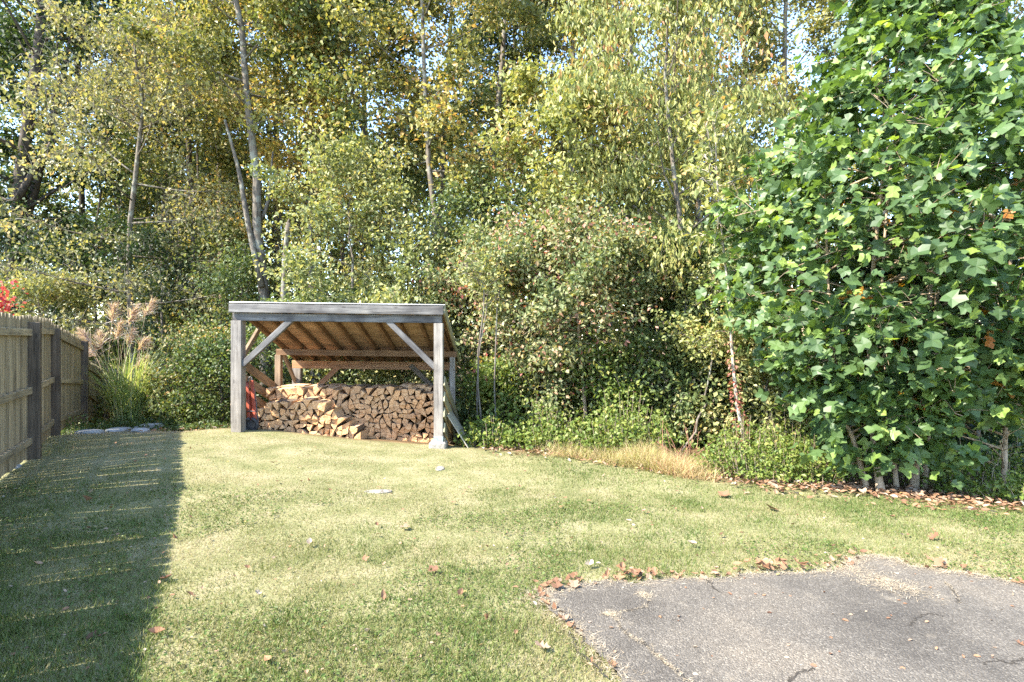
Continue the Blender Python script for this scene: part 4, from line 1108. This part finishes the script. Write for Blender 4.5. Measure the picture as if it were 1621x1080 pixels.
    S = .085 + .10 * g.random(n) ** 1.3 * (.85 + .3 * vnoise(P[:, 0], P[:, 2], 1.5))
    rad = np.linalg.norm(out, axis=1)
    rlim = np.interp(P[:, 2], [.2, 1.0, 1.9, 2.8, 3.6, 5.0, 6.2, 8.0], [1.0, 1.7, 2.25, 2.6, 2.15, 1.28, .68, .2])
    inner = rad < rlim * .62
    rnd = g.random(n) * .74
    tip = (~inner) & (g.random(n) < .20); rnd[tip] = g.uniform(.78, .96, tip.sum())
    S[tip] *= .82; N_[tip] += np.array([0, -.7, -.5])
    old = inner & (g.random(n) < .06) & (P[:, 2] < 3.6); rnd[old] = g.uniform(.975, 1, old.sum())
    lowy = (P[:, 2] < 1.0) & (P[:, 0] < 5.2) & (g.random(n) < .5); rnd[lowy] = g.uniform(.35, .82, lowy.sum())
    # the leaves that show largest: nearest to the lawn and the camera, each a leaf of its own
    vis = np.hypot(P[:, 0], P[:, 1]) + .9 * np.abs(P[:, 2] - 1.9) * .25
    fr = np.abs(P[:, 0] / P[:, 1]) < .9
    score = np.where(fr & (rad > rlim * .7), vis, 99)
    big = np.argsort(score)[:296]
    own = np.zeros(n, bool); own[big] = True
    vv = []; ff = []; rs_ = []; k0 = 0; idx = np.where(~own)[0]
    for q in range(6):
        tt = np.array(TULIP[0]); g2 = np.random.default_rng(350 + q)
        tt = tt + g2.normal(0, .03, tt.shape); tt[:, 2] += (-.32 + .13 * q) * tt[:, 0] ** 2 + (.30 - .12 * q) * np.abs(tt[:, 1])
        ii = idx[q::6]
        V, Fc, rn = scatter(tt, TULIP[1], P[ii], D[ii], N_[ii], S[ii], rnd=rnd[ii]); vv.append(V); ff.append(Fc + k0); rs_.append(rn); k0 += len(V)
    V = np.concatenate(vv); Fc = np.concatenate(ff); rn = np.concatenate(rs_)
    o = link('foliage', tri_mesh('foliage', V - np.array(base), Fc, M['tulip'], rn), root); o['kind'] = 'stuff'
    proto = []
    for q in range(12):
        r_ = (q + .5) / 12 * .74 if q < 8 else .80 + .04 * (q - 8)
        tt = np.array(TULIP[0]); tt = tt + np.random.default_rng(q).normal(0, .03, tt.shape)
        tt[:, 2] += (-.30 + .05 * q) * tt[:, 0] ** 2 + (.26 - .04 * q) * np.abs(tt[:, 1])
        proto.append(tri_mesh('leaf', tt, np.array(TULIP[1]), M['tulip'], np.full(len(TULIP[1]), r_)))
    for i in big:
        q = int(g.integers(8, 12)) if rnd[i] > .76 else int(g.integers(0, 8))
        d = unit(D[i]); nn = N_[i] - (N_[i] @ d) * d; nn = unit(nn); bb = np.cross(nn, d)
        o = link('leaf', proto[q], root)
        Mx = Matrix(((d[0], bb[0], nn[0]), (d[1], bb[1], nn[1]), (d[2], bb[2], nn[2]))) * float(S[i])
        Mx = Mx.to_4x4(); Mx.translation = Vector(P[i]) - base
        o.matrix_basis = Mx
tulip()

# ------------------------------------------------------------------ tall plumed grass by the fence
g = np.random.default_rng(400)
pb = Vector(at(203, 650, 12.2)); pb.z = Tf(pb.x, pb.y)
pg = empty('plumed_grass', pb, 'tall ornamental grass with pinkish feathery plumes behind the fence end', 'grass')
n = 420
a = g.uniform(0, 6.28, n); r_ = .26 * np.sqrt(g.random(n)); lean = g.uniform(.12, .75, n)
ln = g.uniform(1.0, 2.3, n)
VV = []; FF = []; RR = []; n0 = 0
for q in range(n):
    b0 = np.array([pb.x + r_[q] * math.cos(a[q]), pb.y + r_[q] * math.sin(a[q]), pb.z - .05])
    az = a[q] + g.normal(0, .7); dx = np.array([math.cos(az), math.sin(az), 0]); sd = np.array([-math.sin(az), math.cos(az), 0])
    pts = []
    for t in np.linspace(0, 1, 7):
        p = b0 + dx * ln[q] * lean[q] * .75 * t ** 2 + np.array([0, 0, ln[q] * (t - .45 * lean[q] * t ** 3)])
        w = .011 * (1 - t ** 2) + .001
        pts += [p - sd * w, p + sd * w]
    V = np.array(pts); Fq = []
    for t in range(6): Fq += [(2 * t, 2 * t + 1, 2 * t + 3), (2 * t, 2 * t + 3, 2 * t + 2)]
    VV.append(V); FF.append(np.array(Fq) + n0); RR.append(np.full(12, g.random())); n0 += len(V)
link('blades', tri_mesh('blades', np.concatenate(VV) - np.array(pb), np.concatenate(FF), M['reed'], np.concatenate(RR)), pg)
for (x, y, lx) in [(140, 538, -.5), (150, 560, -.3), (178, 502, .1), (186, 530, .5), (206, 505, .6), (231, 494, .8), (222, 550, .8), (203, 540, .4), (215, 580, .9), (160, 545, .3)]:
    tip = np.array(at(x, y, 12.2 + g.normal(0, .25))); ft = np.array([pb.x + g.normal(0, .15), pb.y + g.normal(0, .15), pb.z])
    stem = spline([ft, ft * .45 + tip * .55 + np.array([-.1 * lx, 0, .1]), tip], 8)
    t = Tubes(); t.add(stem, .006, 4)
    o = link('stalk', t.mesh('stalk', M['barktan'], pb), pg)
    d = unit(stem[-1] - stem[-3] + np.array([lx * .25, 0, 0])); m = 190
    s = g.random(m); P = tip - d * .10 + d * (.34 * s)[:, None]
    D = d * 1.1 + g.normal(0, .55, (m, 3)) + np.array([.4 * lx, 0, -.15])
    V, Fc, rn = scatter(*BLADE, P, D, g.normal(0, 1, (m, 3)), g.uniform(.18, .36, m) * (1.05 - .5 * s), np.full(m, .010), rnd=g.random(m))
    link('plume', tri_mesh('plume', V - np.array(pb), Fc, M['plume'], rn), pg)

# ------------------------------------------------------------------ undergrowth
def weeds(name, label, spots, lmat, leaf, per, seed, tpl=LEAF, flat=.75, cat='weeds', stem=True):
    """low leafy growth over several spots (px, depth, radius, height): one mass"""
    g = np.random.default_rng(seed); VV = []; FF = []; RR = []; n0 = 0
    tb = Tubes()
    for x, Y, r, h in spots:
        X = (x - 810.5) / F * Y; m = int(per * r * r * (.5 + h))
        ns = max(5, m // 14)
        sa = g.uniform(0, 6.28, ns); sr = r * np.sqrt(g.random(ns)); sx = X + sr * np.cos(sa); sy = Y + sr * .6 * np.sin(sa); sh = h * (1.1 - .65 * (sr / r) ** 2) * g.uniform(.55, 1.12, ns)
        sz = T(sx, sy); sb = g.random(ns)
        k = g.integers(0, ns, m); t = g.random(m) ** .6
        P = np.stack([sx[k] + g.normal(0, .07, m) + t * .10 * np.cos(sa[k]), sy[k] + g.normal(0, .07, m), sz[k] + .02 + sh[k] * t + g.normal(0, .02, m)], -1)
        V, Fc, rn = scatter(tpl[0], tpl[1], P, g.normal(0, 1, (m, 3)) + np.array([0, -.3, -.2]), g.normal(0, 1, (m, 3)) * .6 + np.array([0, -.1, flat]), leaf * g.uniform(.55, 1.3, m), rnd=np.clip(.4 * sb[k] + .6 * g.random(m), 0, 1))
        VV.append(V); FF.append(Fc + n0); RR.append(rn); n0 += len(V)
        if stem:
            for q in range(0, ns, 2):
                tb.add(np.array([[sx[q], sy[q], sz[q] - .02], [sx[q] + .05 * math.cos(sa[q]), sy[q], sz[q] + sh[q] * .6], [sx[q] + .1 * math.cos(sa[q]), sy[q], sz[q] + sh[q]]]), [.005, .004, .002], 3, cap=False)
    if stem:
        tv, tf_ = tb.arrays(); VV.append(tv); FF.append(tf_ + n0); RR.append(np.zeros(len(tf_)))
        mi = np.concatenate([np.zeros(sum(len(f) for f in FF[:-1])), np.ones(len(tf_))])
    else: mi = None
    return tag(link(name, tri_mesh(name, np.concatenate(VV), np.concatenate(FF), [M[lmat], M['barktan']], np.concatenate(RR), mi)), label, cat, None, 'stuff')
weeds('undergrowth', 'light green weeds right of the leaning board', [(775, 9.35, .40, .45), (815, 9.5, .4, .30), (860, 9.1, .45, .38), (790, 9.9, .5, .6), (850, 9.8, .5, .75), (885, 9.4, .4, .75), (755, 9.3, .2, .2)], 'weed', .075, 2600, 501)
weeds('undergrowth', 'bright weeds under the reddish-berried shrub', [(965, 8.9, .5, .60), (1005, 8.9, .55, .80), (1040, 8.8, .4, .55), (930, 9.0, .35, .5), (985, 9.5, .6, .9)], 'weed', .07, 2600, 502)
weeds('undergrowth', 'bushy small-leaved weeds at the foot of the vine-covered sapling', [(1150, 7.75, .40, .45), (1195, 7.6, .42, .55), (1240, 7.6, .45, .60), (1285, 7.6, .40, .55), (1180, 8.2, .5, .7), (1260, 8.2, .5, .85), (1325, 7.8, .4, .7), (1215, 7.35, .3, .25), (1290, 7.35, .3, .3)], 'weed', .055, 4200, 503)
weeds('undergrowth', 'green weeds at the lawn edge under the right flank of the tulip tree', [(1590, 6.75, .35, .25), (1625, 6.7, .4, .4), (1540, 7.0, .3, .16), (1480, 7.4, .4, .3), (1660, 6.8, .4, .5), (1520, 7.8, .5, .5), (1580, 7.9, .5, .6)], 'weed', .06, 2600, 504)
weeds('ground_cover', 'dark leafy ground cover around the stones by the fence', [(150, 11.4, .8, .30), (195, 11.9, .8, .26), (235, 12.0, .7, .20), (120, 10.5, .4, .40), (285, 11.9, .7, .16), (330, 11.2, .6, .14), (250, 11.1, .5, .10), (104, 11.4, .5, .3), (360, 10.5, .35, .12)], 'ivy', .06, 1700, 505, cat='ground cover')
weeds('undergrowth', 'shaded undergrowth deep under the trees', [(x, 11.5 + 2.5 * ((x * 7) % 10) / 10, 1.0, 1.0 + .5 * ((x * 3) % 7) / 7) for x in range(700, 1640, 44)] + [(x, 13.5 + ((x * 7) % 10) / 5, 1.1, .9) for x in range(210, 700, 48)], 'green', .12, 700, 506)
# dry grass
g = np.random.default_rng(510); n = 7600
px_ = np.concatenate([g.normal(905, 20, 1000), np.clip(g.normal(1000, 62, 3600), 850, 1130), g.normal(1055, 32, 3000)])
X = px_ / 1.0; Yd = lawn_edge((px_ - 810.5) / F * 8.1) + g.uniform(-.12, .75, n); Xw = (px_ - 810.5) / F * Yd
P = np.stack([Xw, Yd, T(Xw, Yd) - .01], -1)
D = np.stack([g.normal(0, .6, n), g.normal(-.1, .6, n), np.ones(n)], -1)
V, Fc, rn = scatter(*BLADE, P, D, g.normal(0, 1, (n, 3)), g.uniform(.08, .28, n) + .30 * g.random(n) * vnoise(Xw, Yd, 2.5) ** 2, g.uniform(.004, .008, n), rnd=np.clip(g.random(n) * .8 + .2 * (px_ > 1040), 0, 1))
tag(link('dry_grass', tri_mesh('dry_grass', V, Fc, M['drygrass'], rn)), 'dry reddish tan grass along the lawn edge under the shrubs', 'dry grass', None, 'stuff')
t = Tubes()
for q in range(18):
    b0 = np.array(at(1085 + g.normal(0, 16), 725, 8.2)); b0[2] = Tf(b0[0], b0[1])
    d = unit(np.array([g.uniform(-.8, .9), g.normal(0, .2), g.uniform(.5, 1.0)])); l = g.uniform(.3, .75)
    t.add(np.array([b0, b0 + d * l * .5 + np.array([0, 0, .03]), b0 + d * l]), [.005, .004, .002], 4)
tag(link('red_stems', t.mesh('red_stems', plain_mat('red_stem', (.17, .075, .05), (.30, .15, .10), 20, .8, world=True))), 'tangle of bare reddish stems above the dry grass', 'stems', None, 'stuff')

# ------------------------------------------------------------------ stones
for k, (px, py, Y, sx, sy, sz, lab) in enumerate([
        (143, 688, 9.9, .25, .17, .10, 'flat pale stone nearest the fence in the shaded ground cover'),
        (187, 680, 10.6, .22, .18, .10, 'flat pale stone between two others by the ground cover'),
        (223, 685, 10.1, .20, .15, .10, 'flat pale stone at the edge of the fence shadow'),
        (236, 664, 11.4, .26, .15, .14, 'pale stone behind the other flat stones'),
        (13, 747, 6.75, .13, .12, .09, 'small dark stone under the bottom rail of the fence'),
        (600, 777, 6.3, .15, .08, .035, 'pale stone flush with the sunlit lawn'),
        (697, 742, 7.6, .12, .07, .035, 'small pale stone in the lawn before the corner post')]):
    X = (px - 810.5) / F * Y
    o = link('stone', lump('stone', sx, sy, sz, M['rock'] if k < 5 else M['lawnstone'], 600 + k, 3, .12, .35)); o.location = (X, Y, Tf(X, Y) + sz * (.25 if k < 4 else -.05)); o.rotation_euler = (0, 0, k * 1.3)
    tag(o, lab, 'stone', 'stones in and by the lawn')
# ------------------------------------------------------------------ lawn grass
g = np.random.default_rng(700)
def fence_x(y):
    return np.interp(y, [p[1] for p in FP], [p[0] for p in FP])
def lawn_points(ya, yb, dens):
    xm = 1.02 * yb + 1.2
    n = int(dens * 2 * xm * (yb - ya))
    x = g.uniform(-xm, xm, n); y = g.uniform(ya, yb, n)
    k = (np.abs(x) < 1.02 * y + 1.2) & (y < lawn_edge(x) + (vnoise(x, y, 3) - .5) * .5) & (x > fence_x(y) - .15)
    k &= ~(in_poly(x + (vnoise(x, y, 8) - .5) * .10, y + (vnoise(x, y + 9, 8) - .5) * .10, AS))
    k &= ~((x > XL - .05) & (x < XR + .3) & (y > 9.28))
    # thin spots
    k &= g.random(n) < .45 + .75 * vnoise(x, y, 2.6)
    return x[k], y[k]
VV = []; FF = []; RR = []; n0 = 0
for ya, yb, dens, w, hh, tpl in ((1.6, 3.3, 12500, .0042, .060, BLADE), (3.3, 4.6, 9000, .0052, .050, BLADE1), (4.6, 6.6, 5500, .0068, .042, BLADE1), (6.6, 11.4, 3000, .0095, .036, BLADE1)):
    x, y = lawn_points(ya, yb, dens); n = len(x)
    dry = .42 * (vnoise(x, y, .55) - .5) + .40 * (vnoise(x + 30, y, 1.9) - .5) + .25 * (vnoise(x, y + 70, 6) - .5)
    dry = dry + .46 * smooth(5.4, 7.6, y) * smooth(.8, -1.2, x) + .15 * smooth(3.4, 5.0, y) * smooth(-.5, -2.5, x) + .08 * smooth(4.2, 3.2, np.hypot(x - 2.4, y - 3.2) * 2)
    dry = dry - .04 * smooth(3.6, 2.4, y)
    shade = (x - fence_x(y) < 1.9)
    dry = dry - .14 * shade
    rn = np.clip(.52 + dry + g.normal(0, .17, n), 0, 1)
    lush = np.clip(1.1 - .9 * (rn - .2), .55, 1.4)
    h = hh * g.uniform(.45, 1.25, n) * lush * (1 + .25 * shade)
    P = np.stack([x, y, T(x, y) - .004], -1)
    fl = 0.55 + .9 * (rn > .62)
    D = np.stack([g.normal(0, 1, n) * fl, g.normal(0, 1, n) * fl, np.ones(n)], -1)
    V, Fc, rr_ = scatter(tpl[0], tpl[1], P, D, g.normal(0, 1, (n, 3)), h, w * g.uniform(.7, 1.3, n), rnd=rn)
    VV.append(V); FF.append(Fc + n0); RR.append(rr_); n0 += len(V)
    print('grass', ya, n)
x, y = lawn_points(1.7, 6.0, 900); k = vnoise(x + 11, y + 5, 1.4) > .52; x = x[k]; y = y[k]; n = len(x)
V, Fc, rr_ = scatter(*LEAF, np.stack([x, y, T(x, y) + g.uniform(.008, .035, n)], -1), np.stack([g.normal(0, 1, n), g.normal(0, 1, n), g.normal(.2, .3, n)], -1), np.stack([g.normal(0, .4, n), g.normal(0, .4, n), np.ones(n)], -1), g.uniform(.014, .030, n), rnd=np.clip(g.normal(.22, .1, n), 0, 1))
VV.append(V); FF.append(Fc + n0); RR.append(rr_); n0 += len(V)
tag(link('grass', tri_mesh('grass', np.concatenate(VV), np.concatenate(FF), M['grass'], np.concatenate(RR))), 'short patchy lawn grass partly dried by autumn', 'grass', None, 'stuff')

# ------------------------------------------------------------------ straw and cracks on the asphalt
def apx(px, py):
    Y = 1.6 * F / (py - 540)
    for _ in range(3):
        X = (px - 810.5) / F * Y; Y = (CAMZ - Tf(X, Y) - .02) * F / (py - 540)
    return np.array([(px - 810.5) / F * Y, Y])
CR = [[(1012, 938), (1026, 950), (1024, 960), (1008, 964), (985, 968), (972, 974), (978, 984), (984, 996), (996, 1008)], [(955, 972), (972, 974)],
      [(868, 958), (882, 968), (892, 982), (908, 988), (920, 1000), (924, 1018)], [(1040, 1038), (1052, 1048), (1066, 1058), (1084, 1074), (1096, 1090)],
      [(996, 1008), (1010, 1014), (1024, 1022), (1040, 1038)], [(1496, 922), (1506, 930), (1512, 940), (1520, 954)]]
VV = []; FF = []; RR = []; n0 = 0
def strew(P2, m, spread, seed, ln=(.02, .06), w=.0022, up=.004):
    global n0
    gg = np.random.default_rng(seed)
    k = gg.integers(0, len(P2), m); P = P2[k] + gg.normal(0, 1, (m, 2)) * spread
    z = T(P[:, 0], P[:, 1]) + np.where(in_poly(P[:, 0], P[:, 1], AS), .021, .008) + up * gg.random(m)
    a = gg.uniform(0, 6.28, m)
    V, Fc, rn = scatter(*BLADE1, np.stack([P[:, 0], P[:, 1], z], -1), np.stack([np.cos(a), np.sin(a), gg.normal(.03, .10, m)], -1), np.stack([gg.normal(0, .3, m), gg.normal(0, .3, m), np.ones(m)], -1),
                        gg.uniform(ln[0], ln[1], m), np.full(m, w) * gg.uniform(.7, 1.6, m), rnd=gg.random(m))
    VV.append(V); FF.append(Fc + n0); RR.append(rn); n0 += len(V)
for q, c in enumerate(CR):
    pts = spline([apx(*p) for p in c], 60)
    strew(pts + R.normal(0, .008, pts.shape), 200 if q in (0, 3) else 110, .004 if q else .006, 800 + q, (.010, .028))
cv = []; cf = []; c0 = 0
CR2 = CR + [[(1440, 990), (1452, 978), (1470, 972), (1490, 975)], [(1555, 1052), (1580, 1046), (1600, 1050), (1621, 1040)], [(1120, 915), (1128, 930), (1140, 938)], [(1250, 1080), (1262, 1066), (1290, 1058)], [(900, 1000), (916, 1030), (940, 1052), (962, 1075)]]
for q, c in enumerate(CR2):
    pts = spline([apx(*p) for p in c], 46); pts = pts + np.random.default_rng(840 + q).normal(0, .007, pts.shape)
    d = unit(np.gradient(pts, axis=0)); nn = np.stack([-d[:, 1], d[:, 0]], -1); w = (.0012 + .0045 * vnoise(pts[:, 0] * 30, pts[:, 1] * 30, 1.0))[:, None]
    z = T(pts[:, 0], pts[:, 1]) + .0215
    a_ = np.concatenate([pts - nn * w, z[:, None]], 1); b_ = np.concatenate([pts + nn * w, z[:, None]], 1)
    V = np.stack([a_, b_], 1).reshape(-1, 3); k = np.arange(len(pts) - 1) * 2
    cv.append(V); cf.append(np.concatenate([np.stack([k, k + 1, k + 3], -1), np.stack([k, k + 3, k + 2], -1)]) + c0); c0 += len(V)
link('crack', tri_mesh('crack', np.concatenate(cv), np.concatenate(cf), plain_mat('crack_dirt', (.02, .018, .015), (.05, .042, .034), 40, .95, world=True)), asphalt)['kind'] = 'stuff'
strew(np.array([apx(1022, 942)]), 170, .028, 810, (.012, .04))
strew(np.array([apx(968, 973)]), 110, .024, 811, (.012, .04))
strew(np.array([apx(1395, 918), apx(1420, 928), apx(1440, 936), apx(1370, 908), apx(1400, 925)]), 1300, .085, 812, (.015, .05))
edge = np.array([p for p in rag if p[1] > 2.0 and p[0] < 4.4])
strew(edge, 5200, .045, 813, (.02, .06))
strew(np.array([p for p in rag if p[1] > 3.9 and 2.2 < p[0] < 3.4]), 1800, .07, 814, (.02, .06))
strew(np.array([p for p in rag if 3.5 < p[1] < 3.75 and p[0] < .5]), 700, .06, 815, (.02, .06))
tag(link('dry_straw', tri_mesh('dry_straw', np.concatenate(VV), np.concatenate(FF), M['straw'], np.concatenate(RR))), 'pale dry grass clippings along the asphalt edge and in its cracks', 'straw', None, 'stuff')

# ------------------------------------------------------------------ fallen leaves
def leaf_proto(tpl, r_, seed, curl):
    gg = np.random.default_rng(seed); t = np.array(tpl[0], float)
    t[:, 2] = t[:, 2] * curl + gg.normal(0, .03, len(t)) + curl * .5 * (t[:, 0] - .45) ** 2
    t[:, :2] += gg.normal(0, .02, (len(t), 2)); t[:, 0] -= .45
    t[:, 2] -= t[:, 2].min()
    return tri_mesh('fallen_leaf', t, np.array(tpl[1]), M['fallen'], np.full(len(tpl[1]), r_))
PROTO = {}
for kind, tpl in (('oak', OAK), ('oval', OVALF), ('lobed', TULIP)):
    for q in range(6):
        PROTO[(kind, q)] = leaf_proto(tpl, (q + .5) / 6 * .92, 900 + q, 1.0 + .35 * (q % 3))
def fallen(x, y, size, kind, q, label, group, seed, z=None):
    gg = np.random.default_rng(seed)
    o = link('fallen_leaf', PROTO[(kind, q)])
    onp = bool(in_poly(np.array([x]), np.array([y]), AS)[0])
    zz = Tf(x, y) + (.022 if onp else .030) if z is None else z
    o.location = (x, y, zz); o.scale = (size,) * 3
    o.rotation_euler = (gg.normal(0, .3), gg.normal(0, .3), gg.uniform(0, 6.28))
    return tag(o, label, 'leaf', group)
# single leaves that can be picked out
ONE = [(858, 1027, .11, 'oak', 4, 'pinkish orange lobed leaf on the grass beside the asphalt corner'),
       (728, 942, .085, 'oval', 1, 'reddish brown upright leaf alone on the lawn left of the asphalt'),
       (770, 982, .075, 'oval', 2, 'two-toned curled leaf below the reddish leaf on the lawn'),
       (686, 904, .10, 'lobed', 1, 'crumpled dark brown leaf in the middle of the lawn'),
       (641, 836, .12, 'lobed', 4, 'pale tan curled leaf halfway across the lawn'),
       (491, 863, .11, 'oval', 5, 'whitish leaf on the dry lawn patch'),
       (606, 946, .10, 'oval', 3, 'long orange-brown leaf left of the lawn middle'),
       (1220, 806, .20, 'lobed', 1, 'large rust-brown leaf on the lawn before the tulip tree'),
       (1146, 785, .20, 'lobed', 2, 'large orange-brown leaf pair near the dry grass'),
       (245, 1006, .11, 'oval', 2, 'orange-brown leaf at the edge of the fence shadow'),
       (301, 944, .08, 'lobed', 2, 'small orange leaf beside the fence shadow edge'),
       (262, 918, .12, 'oak', 0, 'dark curled leaf right on the fence shadow edge'),
       (145, 1012, .10, 'oval', 0, 'dark red-brown leaf in the fence shadow'),
       (138, 794, .13, 'oval', 2, 'brown leaf in the shade near the top of the fence shadow'),
       (143, 782, .12, 'oval', 5, 'pale leaf in the shade above the brown leaf'),
       (60, 896, .09, 'oval', 4, 'tan leaf in the shade below the first fence post'),
       (425, 1048, .10, 'oval', 3, 'orange leaf at the bottom of the lawn'),
       (1478, 852, .13, 'oak', 1, 'rust leaf on the lawn above the asphalt peak'),
       (1616, 1020, .07, 'oak', 1, 'dark red leaf on the asphalt at the picture edge'),
       (1097, 864, .11, 'oval', 5, 'pale leaf next to a patch of lawn above the asphalt edge'),
       (932, 896, .10, 'oak', 5, 'greyish pale leaf on the lawn above the asphalt corner')]
for k, (px, py, s, kind, q, lab) in enumerate(ONE):
    p = apx(px, py); fallen(float(p[0]), float(p[1]), s * .72, kind, q, lab, None, 1000 + k)
gg = np.random.default_rng(1100); kinds = ['oak', 'oval', 'lobed', 'oval']
# along the asphalt edge
ed = np.array([p for p in rag if 2.7 < p[1] and p[0] < 3.5])
for k in range(105):
    p = ed[gg.integers(0, len(ed))]
    if 2.55 < p[0] < 2.95 and gg.random() < .6: continue
    fallen(p[0] + gg.normal(0, .035), p[1] + .03 + gg.normal(0, .035), gg.uniform(.03, .06), kinds[gg.integers(0, 4)], int(gg.integers(1, 5)), 'small curled orange-brown leaf lying along the asphalt edge', 'leaves along the asphalt edge', 1200 + k)
for cx_, cy_, m in ((.82, 3.92, 22), (.35, 3.78, 8), (1.95, 4.1, 16), (1.72, 4.05, 8), (3.1, 4.12, 8)):
    for k in range(m):
        fallen(cx_ + gg.normal(0, .09), cy_ + gg.normal(0, .04), gg.uniform(.04, .08), kinds[gg.integers(0, 4)], int(gg.integers(1, 5)), 'small curled leaf in a drift of brown leaves at the asphalt edge', 'leaves in drifts at the asphalt edge', 1400 + k + int(cx_ * 100),
               z=Tf(cx_, cy_) + .03 + .03 * gg.random())
for k in range(75):
    y = 2.6 + 6.0 * gg.random() ** 1.2; x = gg.uniform(-.85, .85) * y
    if x < fence_x(y) + .3 or y > float(lawn_edge(x)) - .3 or in_poly(np.array([x]), np.array([y]), AS)[0]: continue
    sh = x - float(fence_x(y)) < 1.6
    fallen(x, y, gg.uniform(.03, .06), kinds[gg.integers(0, 4)], int(gg.integers(0, 6)), 'fallen leaf lying in the fence shadow on the grass' if sh else 'brown fallen leaf scattered on the sunlit lawn ' + ('close to the shed' if y > 6.4 and x < 0 else 'before the shrubs and tulip tree' if y > 5 and x >= 0 else 'above the asphalt edge' if x >= 0 else 'right of the fence shadow' if x < -1.3 else 'in its lower middle'), 'leaves in the fence shadow' if sh else 'leaves scattered on the lawn', 1700 + k)
# litter: small leaves on the lawn and the drift under the tulip tree
VV = []; FF = []; RR = []; n0 = 0
m = 1150; x = gg.normal(4.5, 1.0, m); y = lawn_edge(x) + gg.normal(.12, .30, m) - .25 * gg.random(m) ** 4 * 3
k = gg.random(m) < .15 + 1.3 * vnoise(x, y, 2.2) ** 1.5; x = x[k]; y = y[k]
m2 = 700; y2 = 2.7 + 6.2 * gg.random(m2); x2 = gg.uniform(-.9, .9, m2) * y2
k = (x2 > fence_x(y2) + .2) & (y2 < lawn_edge(x2)); x2 = x2[k]; y2 = y2[k]
m3 = 700; x3 = gg.uniform(-.5, 7, m3); y3 = lawn_edge(x3) + gg.normal(0, .25, m3)
m4 = 900; y4 = gg.uniform(9.5, 15, m4); x4 = gg.uniform(-.8, .9, m4) * y4
x = np.concatenate([x, x2, x3, x4]); y = np.concatenate([y, y2, y3, y4]); m = len(x)
S = np.concatenate([gg.uniform(.04, .10, len(x) - len(x2) - m3 - m4), gg.uniform(.015, .038, len(x2)), gg.uniform(.035, .085, m3), gg.uniform(.05, .1, m4)])
P = np.stack([x, y, T(x, y) + np.where(in_poly(x, y, AS), .022, .028) + .03 * gg.random(m) * (np.abs(y - lawn_edge(x)) < .5)], -1)
V, Fc, rn = scatter(*OVALF, P, np.stack([gg.normal(0, 1, m), gg.normal(0, 1, m), gg.normal(0, .2, m)], -1), np.stack([gg.normal(0, .35, m), gg.normal(0, .35, m), np.ones(m)], -1), S, rnd=np.clip(gg.normal(.55, .22, m), 0, 1))
tag(link('leaf_litter', tri_mesh('leaf_litter', V, Fc, M['fallen'], rn)), 'drift of fallen brown leaves under the tulip tree and along the lawn edge', 'leaf litter', None, 'stuff')
print('tris', sum(len(me_.polygons) for me_ in bpy.data.meshes))
